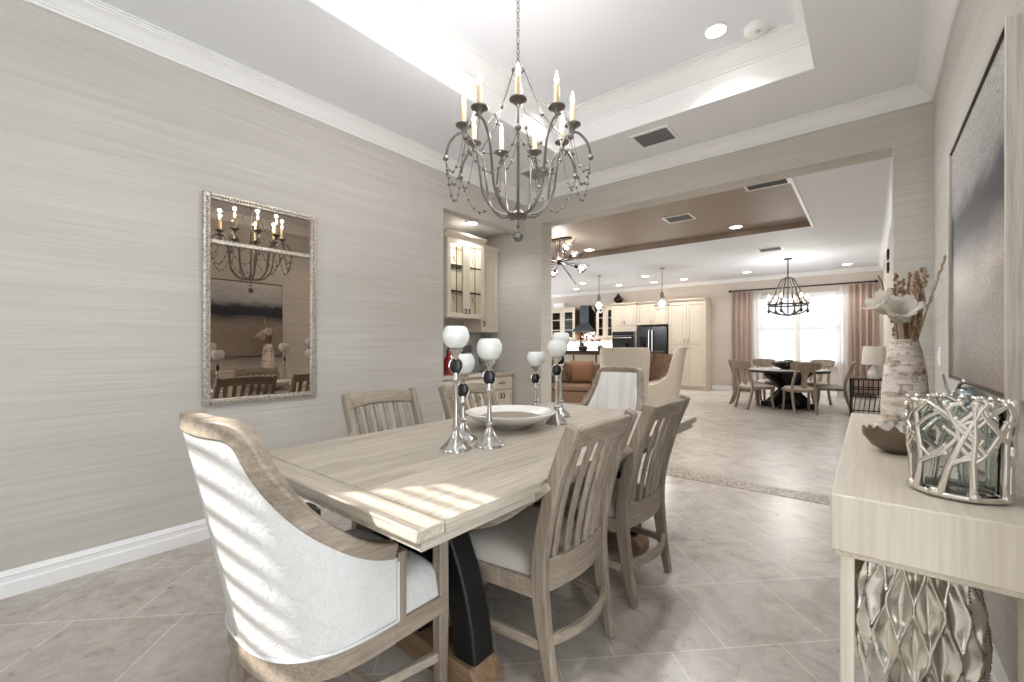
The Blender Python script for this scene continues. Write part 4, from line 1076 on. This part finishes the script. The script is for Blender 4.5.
B().lathe([(0, 0), (0.10, 0), (0.20, 0.04), (0.29, 0.11), (0.30, 0.13), (0.285, 0.128), (0.19, 0.06), (0, 0.03)], 32).build('bowl_body', 'black_metal', gb)
random.seed(4); f = B()
for k in range(120):
    a = random.uniform(0, 2*PI); q = 0.27*math.sqrt(random.random()); z = 0.09+random.uniform(0, 0.10)*(1-q/0.36)
    f.ball((q*math.cos(a), q*math.sin(a), z), random.uniform(0.016, 0.03), 6, 4, (1, 1, 0.6))
tag(f.build('greenery', 'leaf_green', gb), None, None, None, 'stuff')
# ---------------- breakfast chandelier
bc2 = thing('breakfast_chandelier', (-1.30, 10.75, CZ), 0, 'black iron candle chandelier in front of the far window', 'chandelier')
z0 = -CZ
B().lathe([(0, 0), (0.08, 0), (0.075, -0.02), (0.02, -0.035), (0, -0.035)], 18).build('canopy', 'dark_iron', bc2)
B().tube([(0, 0, -0.03), (0, 0, 1.84+z0)], 0.012, 8).build('stem', 'dark_iron', bc2)
f = B(); f.tube([(0.35*math.cos(2*PI*i/36), 0.35*math.sin(2*PI*i/36), 2.08+z0) for i in range(36)], 0.016, 8, True); f.build('ring', 'dark_iron', bc2)
for k in range(6):
    a = 2*PI*k/6+0.3; d = Vector((math.cos(a), math.sin(a), 0))
    def R(r, z): return d*r + Vector((0, 0, z+z0))
    f = B(); f.tube(spline([R(0.0, 2.66), R(0.10, 2.62), R(0.16, 2.50), R(0.21, 2.40), R(0.23, 2.30), R(0.35, 2.10)], 5), 0.014, 6)
    f.tube(spline([R(0.35, 2.08), R(0.34, 1.98), R(0.22, 1.90), R(0.0, 1.86)], 5), 0.014, 6); o = f.build('arm', 'dark_iron', bc2)
    x, y, _ = R(0.35, 0)
    B().lathe([(0, 2.09), (0.04, 2.10), (0.035, 2.12), (0, 2.12)], 12, (x, y, z0)).build('candle_cup', 'dark_iron', o)
    B().lathe([(0, 2.11), (0.017, 2.11), (0.017, 2.21), (0, 2.21)], 10, (x, y, z0)).build('candle_sleeve', 'candle_sleeve', o)
    B().lathe([(0, 2.205), (0.014, 2.21), (0.022, 2.235), (0.018, 2.265), (0.004, 2.30), (0, 2.30)], 10, (x, y, z0)).build('bulb', 'bulb_glow', o)
    B().tube([(x, y, 2.07+z0), (x, y, 1.98+z0)], 0.003, 5).ball((x, y, 1.95+z0), 0.028, 8, 6, (1, 1, 1.5)).build('pendant_drop', 'dark_iron', o)
lamp('breakfast_light', 'POINT', (0, 0, 2.40+z0), 22, size=0.3, parent=bc2)
# ---------------- curtains, rod
def curtain(name, x0, x1, m, label, cat, n, depth, group, y=GY1-0.12, z0=0.02, z1=2.66):
    f = B()
    def g(u, v):
        ph = u*n*2*PI; am = depth*lerp(0.8, 1.0, v)
        return Vector((lerp(x0, x1, u) + 0.012*math.sin(ph*0.5+1), y + am*math.sin(ph) + 0.012*math.sin(3.1*u*n+v*2), lerp(z1, z0, v)))
    f.grid(g, n*12, 10); bmesh.ops.solidify(f.bm, geom=f.bm.faces[:], thickness=0.004)
    return tag(f.build(name, m, None, sharp=80), label, cat, group)
curtain('curtain', -2.86, -2.40, 'curtain_pink', 'pleated dusty pink curtain left of the far window', 'curtain', 7, 0.035, 'pink curtains')
curtain('curtain', -0.34, 0.12, 'curtain_pink', 'pleated dusty pink curtain right of the far window', 'curtain', 8, 0.035, 'pink curtains')
curtain('sheer_curtain', -2.385, -2.16, 'sheer', 'white sheer edging the left pink curtain', 'curtain', 4, 0.02, 'white sheers', GY1-0.09)
curtain('sheer_curtain', -0.58, -0.36, 'sheer', 'white sheer edging the right pink curtain', 'curtain', 4, 0.02, 'white sheers', GY1-0.09)
rd = thing('curtain_rod', (-1.37, GY1-0.12, 2.70), 0, 'dark metal curtain rod above the far window', 'curtain rod')
B().tube([(-1.52, 0, 0), (1.50, 0, 0)], 0.018, 10).build('rod', 'bronze', rd)
for x in (-1.54, 1.52): B().ball((x, 0, 0), 0.035, 12, 8).build('finial', 'bronze', rd)
for x in (-1.42, 0, 1.40): B().tube([(x, 0.0, 0), (x, 0.12, 0)], 0.010, 8).build('bracket', 'bronze', rd)
# ---------------- side table and lamp near the far right corner
et = thing('lattice_side_table', (0.005, 9.75, 0), 0, 'dark lattice metal side table near the pink curtain', 'side table')
f = B()
for sx in (-1, 1):
    for sy in (-1, 1): f.box(sx*0.235-0.016, sx*0.235+0.016, sy*0.235-0.016, sy*0.235+0.016, 0, 0.64)
f.build('posts', 'dark_iron', et)
f = B()
for z in (0.06, 0.36, 0.48):
    for s in (-1, 1): f.box(-0.235, 0.235, s*0.235-0.009, s*0.235+0.009, z, z+0.018); f.box(s*0.235-0.009, s*0.235+0.009, -0.235, 0.235, z, z+0.018)
for k in range(7):
    x = -0.20+k*0.0667
    for s in (-1, 1): f.bar([(x, s*0.235, 0.07), (x+0.0333, s*0.235, 0.36)], (0, 1, 0), 0.008, 0.008); f.box(x-0.006, x+0.006, s*0.235-0.006, s*0.235+0.006, 0.37, 0.64); f.box(s*0.235-0.006, s*0.235+0.006, x-0.006, x+0.006, 0.07, 0.64)
f.build('lattice', 'dark_iron', et)
B().box(-0.255, 0.255, -0.255, 0.255, 0.64, 0.665).build('top', 'dark_iron', et, 0.004)
tl = thing('table_lamp', (0.08, 9.62, 0.665), 0, 'white table lamp with a pale drum shade on the lattice side table', 'lamp')
B().lathe([(0, 0), (0.08, 0), (0.09, 0.02), (0.095, 0.10), (0.06, 0.18), (0.02, 0.22), (0.012, 0.30), (0, 0.30)], 20).build('lamp_base', 'glaze_white', tl)
B().lathe([(0.165, 0.24), (0.17, 0.24), (0.15, 0.55), (0.145, 0.55)], 36).build('lamp_shade', 'lamp_shade', tl)
B().tube([(0, 0, 0.28), (0, 0, 0.56)], 0.005, 6).box(-0.146, 0.146, -0.004, 0.004, 0.545, 0.55).build('harp', 'bronze', tl)
for z, lb in ((2.72, 'upper small dark framed panel on the great room right wall'), (2.51, 'lower small dark framed panel on the great room right wall')):
    t = thing('wall_plaque', (GX1, 9.5, z), 0, lb, 'wall decor', 'small plaques on the great room right wall')
    B().box(-0.03, 0, -0.14, 0.14, -0.075, 0.075).build('frame', 'dark_iron', t, 0.004); B().box(-0.034, -0.028, -0.11, 0.11, -0.05, 0.05).build('plaque_face', 'teal_silver', t)
sc_ = thing('wall_sconce', (GX1, 10.4, 2.30), 0, 'curved dark green leaf sconce on the great room right wall', 'wall decor')
B().bar(spline([(0, 0, -0.2), (-0.05, 0, -0.1), (-0.07, 0, 0.05), (-0.13, 0, 0.2)], 5), (0, 1, 0), 0.12, 0.02).build('leaf', 'leaf_green', sc_, 0.004)
B().box(-0.02, 0, -0.05, 0.05, -0.22, -0.1).build('wall_bracket', 'dark_iron', sc_)

# ---------------- pendants over the island, starburst light
def pendant(x, y, label, zc=2.25, R_=0.175):
    t = thing('globe_pendant', (x, y, CZ), 0, label, 'pendant light', 'glass globe pendants')
    B().lathe([(0, 0), (0.065, 0), (0.06, -0.02), (0.015, -0.03), (0, -0.03)], 18).build('canopy', 'nickel', t)
    B().tube([(0, 0, -0.02), (0, 0, zc-CZ+R_+0.10)], 0.008, 8).build('rod', 'nickel', t)
    B().lathe([(0, 0.16), (0.02, 0.16), (0.045, 0.09), (0.05, 0.0), (0, 0.0)], 16, (0, 0, zc-CZ+R_-0.03)).build('socket_cap', 'nickel', t)
    rs = [(R_*math.sin(a), -R_*math.cos(a)) for a in [PI*i/20 for i in range(1, 19)]]
    B().lathe([(0, -R_)] + rs + [(0.05, R_*0.93), (0.045, R_*0.92)] + [(q*0.97, z*0.97) for q, z in reversed(rs)] + [(0, -R_*0.97)], 32, (0, 0, zc-CZ)).build('glass_globe', 'glass', t)
    B().tube([(R_*1.01*math.cos(2*PI*i/40), R_*1.01*math.sin(2*PI*i/40), zc-CZ-0.03) for i in range(40)], 0.007, 6, True).build('band', 'nickel', t)
    bl = B().ball((0, 0, zc-CZ+0.02), 0.075, 16, 10).build('bulb', 'globe_glow', t)
    lamp('pendant_light', 'POINT', (0, 0, zc-CZ-R_-0.06), 14, size=0.12, parent=t)
    return t
pendant(-5.42, 10.24, 'clear glass globe pendant over the kitchen, left of the pair')
pendant(-3.75, 10.19, 'clear glass globe pendant over the kitchen in front of the tall cabinets', 2.20)
sp = thing('starburst_light', (-4.29, 6.63, HZ), 0, 'dark starburst ceiling light with clear glass globes under the brown tray', 'ceiling light')
B().rings([[(0.24*math.cos(a), 0.09*math.sin(a), z) for a in [2*PI*i/24 for i in range(24)]] for z in (0, -0.03)]).build('canopy', 'bronze', sp)
f = B()
for x in (-0.1, 0, 0.1): f.tube([(x, 0, -0.02), (x*0.5, 0, -0.38)], 0.008, 6)
f.ball((0, 0, -0.41), 0.06, 14, 10); f.build('hub', 'bronze', sp)
random.seed(9)
for k in range(14):
    zc = 1-2*(k+0.5)/14; a = k*2.399+0.4; q = math.sqrt(1-zc*zc); d = Vector((q*math.cos(a), q*math.sin(a), zc*0.55)).normalized()
    L = random.uniform(0.45, 0.62); o = B().tube([Vector((0, 0, -0.41)), Vector((0, 0, -0.41))+d*L], 0.007, 6).build('spoke', 'bronze', sp)
for k in range(6):
    a = 2*PI*k/6+0.35; d = Vector((math.cos(a), math.sin(a), (0.45 if k % 2 else -0.35))).normalized(); c = Vector((0, 0, -0.41))
    p = c+d*0.42
    o = B().tube([c, p-d*0.09], 0.009, 6).tube([p-d*0.13, p-d*0.06], 0.028, 10).build('globe_arm', 'bronze', sp)
    rs = [(0.085*math.sin(b_), -0.085*math.cos(b_)) for b_ in [PI*i/14 for i in range(15)]]
    B().lathe(rs, 20, p).build('glass_globe', 'glass', o)
    B().ball(p, 0.03, 10, 8).build('bulb', 'globe_glow', o)
lamp('starburst_glow', 'POINT', (0.0, 0, -0.32), 14, size=0.1, parent=sp)

# ---------------- great room ceiling fittings
G2 = 'recessed lights in the great room ceiling'
gls = [((-1.65, 7.74, HZ), 'recessed light in the brown tray near its right end'), ((-4.31, 7.74, HZ), 'recessed light in the brown tray beside the starburst light'),
       ((-2.32, 12.06, CZ), 'recessed light in the white ceiling in front of the left pink curtain'), ((-0.36, 12.29, CZ), 'recessed light in the white ceiling in front of the right pink curtain'),
       ((-6.42, 11.16, CZ), 'recessed light in the kitchen ceiling between starburst and left pendant'), ((-7.27, 12.2, CZ), 'recessed light in the kitchen ceiling farthest left, above the glass cabinet'),
       ((-5.79, 12.21, CZ), 'recessed light in the kitchen ceiling beside the slim dark vent'), ((-4.52, 11.07, CZ), 'recessed light in the kitchen ceiling above the refrigerator, nearer the island'),
       ((-4.75, 12.27, CZ), 'recessed light in the kitchen ceiling above the refrigerator, nearer the wall'), ((-3.90, 12.24, CZ), 'recessed light in the kitchen ceiling above the pantry')]
for p, lb in gls: downlight(p, lb, G2, 0.085, 34)
for x, lb in ((-1.65, 'unseen recessed light added in the brown tray just behind the header, right end'), (-4.31, 'unseen recessed light added in the brown tray just behind the header, middle'), (-6.9, 'unseen recessed light added in the brown tray just behind the header, left end')): downlight((x, 5.35, HZ), lb, G2, 0.085, 90)  # added out of view so floor bounce brightens the soffit and header
vent((-2.2, 6.67, HZ), 0.40, 0.34, 'white square air vent in the middle of the brown tray')
vent((-0.93, 5.93, HZ-0.0), 0.46, 0.22, 'long dark return vent at the right end of the brown tray', along='y', n=22, slat='vent_dark')
vent((-1.43, 9.48, CZ), 0.40, 0.34, 'white air vent in the ceiling between brown tray and breakfast chandelier')
vent((-5.75, 11.71, CZ), 0.5, 0.14, 'slim dark air vent in the kitchen ceiling')

# ================================================================== KITCHEN
KY = 12.5            # front of the deep units
UY = 12.77           # front of the wall units
KB = GY1-0.002
def kbox(name, x0, x1, yf, z0, z1, label, cat, group=None, m='cabinet_tan'):
    t = thing(name, (x0, yf, 0), 0, label, cat, group)
    B().box(0, x1-x0, 0.022, KB-yf, z0, z1).build('carcass', m, t, 0.004)
    return t
def kcrown(t, w, z, d):
    B().rings([[(x, -q[0]+0.03, z+q[1]) for q in crp] for x in (0, w)]).box(0, w, 0.02, d, z, z+0.07).build('crown', 'cabinet_tan', t, 0.002)
# pantry
t = kbox('pantry_cabinet', -4.42, -3.41, KY, 0.10, 2.46, 'tall tan four-door pantry cabinet right of the refrigerator', 'cabinet')
for i, (a0, a1) in enumerate(((0.004, 0.503), (0.507, 1.006))):
    for z0_, z1_, hz in ((0.12, 1.24, 1.15), (1.27, 2.44, 1.36)):
        d = panel_door('door', 'cabinet_tan', t, 0.022, a0, a1, z0_, z1_, fw_=0.07, sgn='y'); pull(d, (0.46 if i == 0 else 0.55, 0.0, hz), face='y', L=0.1)
kcrown(t, 1.01, 2.46, 0.5)
B().box(0.0, 1.01, 0.06, 0.55, 0, 0.10).build('plinth', 'cabinet_tan', t)
# refrigerator
fr = thing('refrigerator', (-5.35, KY-0.06, 0), 0, 'dark stainless french-door refrigerator with two long handles', 'refrigerator')
B().box(0.0, 0.91, 0.08, 0.64, 0.02, 1.79).build('body', 'stainless_dark', fr, 0.006)
for a0, a1, hx in ((0.004, 0.453, 0.405), (0.457, 0.906, 0.505)):
    d = B().box(a0, a1, 0, 0.078, 0.72, 1.785).build('door', 'stainless_dark', fr, 0.012)
    B().tube([(hx, 0.0, 0.84), (hx, -0.05, 0.88), (hx, -0.05, 1.66), (hx, 0.0, 1.70)], 0.016, 8).build('handle', 'silver', d)
    if hx < 0.45: B().box(0.10, 0.30, -0.006, 0.01, 1.12, 1.48).build('dispenser', 'black_glass', d, 0.006)
d = B().box(0.004, 0.906, 0, 0.078, 0.03, 0.71).build('freezer_drawer', 'stainless_dark', fr, 0.012)
B().tube([(0.08, 0.0, 0.64), (0.12, -0.05, 0.64), (0.79, -0.05, 0.64), (0.83, 0.0, 0.64)], 0.016, 8).build('handle', 'silver', d)
t = kbox('refrigerator_cabinet', -5.36, -4.43, KY, 1.84, 2.46, 'tan two-door cabinet above the refrigerator', 'cabinet')
for a0, a1, hx in ((0.004, 0.463, 0.43), (0.467, 0.926, 0.50)):
    d = panel_door('door', 'cabinet_tan', t, 0.022, a0, a1, 1.86, 2.44, fw_=0.065, sgn='y'); pull(d, (hx, 0, 1.93), face='y', L=0.09)
kcrown(t, 0.93, 2.46, 0.5)
# oven tower
t = kbox('oven_tower', -6.19, -5.37, KY, 0.10, 2.46, 'tan oven tower cabinet left of the refrigerator', 'cabinet')
for a0, a1, hx in ((0.004, 0.408, 0.375), (0.412, 0.816, 0.445)):
    d = panel_door('door', 'cabinet_tan', t, 0.022, a0, a1, 1.86, 2.44, fw_=0.065, sgn='y'); pull(d, (hx, 0, 1.93), face='y', L=0.09)
f = B(); 
for k in range(7): f.ball((0.14+0.09*k, 0.02, 1.77+0.03*math.sin(k*PI/6)), 0.035, 10, 6, (1.2, 0.4, 0.7))
f.box(0.02, 0.80, 0.0, 0.022, 1.68, 1.70).build('carved_applique', 'cabinet_tan', t)
kcrown(t, 0.82, 2.46, 0.5)
ov = thing('wall_oven', (-6.14, KY-0.045, 0), 0, 'black and steel double wall oven in the tan oven tower', 'oven')
B().box(0, 0.72, 0.0, 0.045, 0.62, 1.66).build('oven_face', 'stainless', ov, 0.004)
for z0_, z1_ in ((0.66, 1.08), (1.14, 1.52)):
    d = B().box(0.02, 0.70, -0.02, 0.0, z0_, z1_).build('oven_door', 'black_glass', ov, 0.004)
    B().tube([(0.06, -0.02, z1_-0.05), (0.06, -0.055, z1_-0.05), (0.66, -0.055, z1_-0.05), (0.66, -0.02, z1_-0.05)], 0.016, 8).build('handle', 'silver', d)
B().box(0.02, 0.70, -0.012, 0.0, 1.54, 1.65).build('control_panel', 'black_glass', ov, 0.003)
# glass-front wall cabinets
for x0, x1, z0_, lb in ((-8.66, -7.66, 1.42, 'tan glass-front wall cabinet at the far left of the kitchen'), (-6.86, -6.20, 1.46, 'tan glass-front wall cabinet between range hood and oven tower')):
    w_ = x1-x0; t = thing('glass_cabinet', (x0, UY, 0), 0, lb, 'cabinet', 'glass-front kitchen wall cabinets')
    f = B().box(0, 0.02, 0.02, KB-UY, z0_, 2.46).box(w_-0.02, w_, 0.02, KB-UY, z0_, 2.46).box(0.02, w_-0.02, 0.02, KB-UY, z0_, z0_+0.02).box(0.02, w_-0.02, 0.02, KB-UY, 2.44, 2.46).box(0.02, w_-0.02, KB-UY-0.01, KB-UY, z0_, 2.46)
    for k in (1, 2): f.box(0.02, w_-0.02, 0.05, KB-UY-0.01, z0_+k*0.34, z0_+k*0.34+0.015)
    f.build('carcass', 'walnut', t)
    for a0, a1 in ((0.002, w_/2-0.001), (w_/2+0.001, w_-0.002)):
        d = panel_door('door', 'cabinet_tan', t, 0.022, a0, a1, z0_+0.004, 2.455, 'smoke_glass', fw_=0.09, sgn='y')
        mu = B()
        for k in (1, 2): z = z0_+k*(2.46-z0_)/3; B().box(a0+0.09, a1-0.09, 0.0, 0.012, z-0.012, z+0.012).build('muntin', 'cabinet_tan', d)
    kcrown(t, w_, 2.46, 0.3)
# range hood, backsplash, base run
hd = thing('range_hood', (-7.27, UY-0.15, 0), 0, 'stainless chimney range hood on the dark mosaic kitchen wall', 'range hood')
B().box(-0.17, 0.17, 0.10, KB-UY+0.15, 1.98, 2.56).build('chimney', 'stainless_dark', hd, 0.004)
B().rings([[(-0.38, 0.0, 1.70), (0.38, 0.0, 1.70), (0.38, KB-UY+0.15, 1.70), (-0.38, KB-UY+0.15, 1.70)], [(-0.38, 0.0, 1.76), (0.38, 0.0, 1.76), (0.38, KB-UY+0.15, 1.76), (-0.38, KB-UY+0.15, 1.76)], [(-0.17, 0.10, 1.98), (0.17, 0.10, 1.98), (0.17, KB-UY+0.15, 1.98), (-0.17, KB-UY+0.15, 1.98)]]).build('canopy', 'stainless_dark', hd, 0.004)
struct(B().box(-7.65, -6.87, GY1-0.012, GY1, 1.36, 2.5).build('trim_8', 'mosaic_dark'))
struct(B().box(-8.7, -6.2, GY1-0.010, GY1, 0.92, 1.36).build('trim_9', 'backsplash_white'))
t = thing('kitchen_base_cabinet', (-8.7, KY, 0), 0, 'tan kitchen base cabinets along the far wall under the hood', 'cabinet')
B().box(0, 2.5, 0.022, KB-KY, 0.1, 0.88).box(0, 2.5, 0.08, KB-KY, 0, 0.1).build('carcass', 'cabinet_tan', t)
for k in range(5): panel_door('door', 'cabinet_tan', t, 0.022, 0.004+0.5*k, 0.496+0.5*k, 0.12, 0.86, sgn='y')
tag(B().box(-8.7, -6.2, KY-0.02, KB, 0.882, 0.92).build('kitchen_countertop', 'counter_stone', None, 0.004), 'pale stone countertop along the far kitchen wall', 'countertop')
for x in (-8.2, -7.27, -6.5):
    lamp('under_cabinet_light', 'AREA', (x, UY+0.12, 1.40 if x != -7.27 else 1.69), 7, (1, 0.95, 0.88), size=0.1, shape='RECTANGLE', size_y=0.1)
# island with raised bar
isl = thing('kitchen_island', (-5.35, 10.25, 0), 0, 'long kitchen island with a dark granite top under the globe pendants', 'island')
B().box(-1.9, 1.4, -0.42, 0.42, 0.0, 1.06).build('body', 'walnut', isl, 0.006)
B().box(-1.97, 1.47, -0.52, 0.50, 1.06, 1.10).build('island_top', 'dark_granite', isl, 0.008)
for k in range(5): B().box(-1.85+0.65*k, -1.25+0.65*k, -0.436, -0.42, 0.1, 1.0).build('side_panel', 'cabinet_tan', isl, 0.004)
# things on the island
random.seed(14)
for i, (x, y, k) in enumerate(((-6.62, 10.25, 'a'), (-5.98, 10.3, 'b'))):
    t = thing('potted_plant', (x, y, 1.10), 0, ('dark leafy potted plant on the island, nearest the candlesticks' if i == 0 else 'dark leafy potted plant on the island, in front of the bright backsplash'), 'plant', 'plants on the kitchen island')
    B().lathe([(0, 0), (0.06, 0), (0.09, 0.10), (0.085, 0.105), (0, 0.09)], 18).build('pot', 'dark_iron', t)
    f = B()
    for j in range(36):
        a = random.uniform(0, 2*PI); tl_ = random.uniform(0.2, 1.2); L = random.uniform(0.10, 0.22)
        d = Vector((math.sin(tl_)*math.cos(a), math.sin(tl_)*math.sin(a), math.cos(tl_)))
        f.bar(spline([(0, 0, 0.09), tuple(d*L*0.6+Vector((0, 0, 0.1))), tuple(d*L+Vector((0, 0, 0.08)))], 3), (-d.y, d.x, 0.01), [0.008, 0.02, 0.03, 0.032, 0.028, 0.018, 0.003], 0.003)
    tag(f.build('foliage', 'leaf_green', t), None, None, None, 'stuff')
for i, (x, y) in enumerate(((-6.32, 10.02), (-5.72, 10.02), (-5.25, 10.0))):
    lb = ('dark rounded jar on the island beside the leftmost plant', 'dark rounded jar on the island between the plants and the wing chair', 'dark rounded jar on the island behind the wing chair top')[i]
    t = thing('lidded_jar', (x, y, 1.10), 0, lb, 'jar', 'jars on the kitchen island')
    B().lathe([(0, 0), (0.05, 0), (0.085, 0.05), (0.08, 0.10), (0.04, 0.13), (0, 0.13)], 18).build('jar_body', 'dark_iron', t); B().lathe([(0, 0.125), (0.045, 0.13), (0.03, 0.15), (0.01, 0.165), (0, 0.165)], 14).build('lid', 'silver', t)
# things on top of the cabinets
t = thing('decor_urn', (-6.17, 12.95, 2.535), 0, 'dark lantern-like urn on top of the oven tower', 'urn')
B().lathe([(0, 0), (0.12, 0), (0.07, 0.05), (0.15, 0.14), (0.13, 0.22), (0.05, 0.28), (0, 0.28)], 18).build('urn_body', 'bronze', t); B().lathe([(0, 0.275), (0.06, 0.28), (0.02, 0.34), (0, 0.37)], 12).build('lid', 'bronze', t)
t = thing('storage_box', (-8.35, 12.93, 2.535), 0, 'white lidded box on top of the far left glass cabinet', 'box')
B().box(-0.2, 0.2, -0.1, 0.1, 0, 0.16).build('box_body', 'plastic_white', t, 0.006); B().box(-0.205, 0.205, -0.105, 0.105, 0.13, 0.17).build('lid', 'plastic_white', t, 0.004)
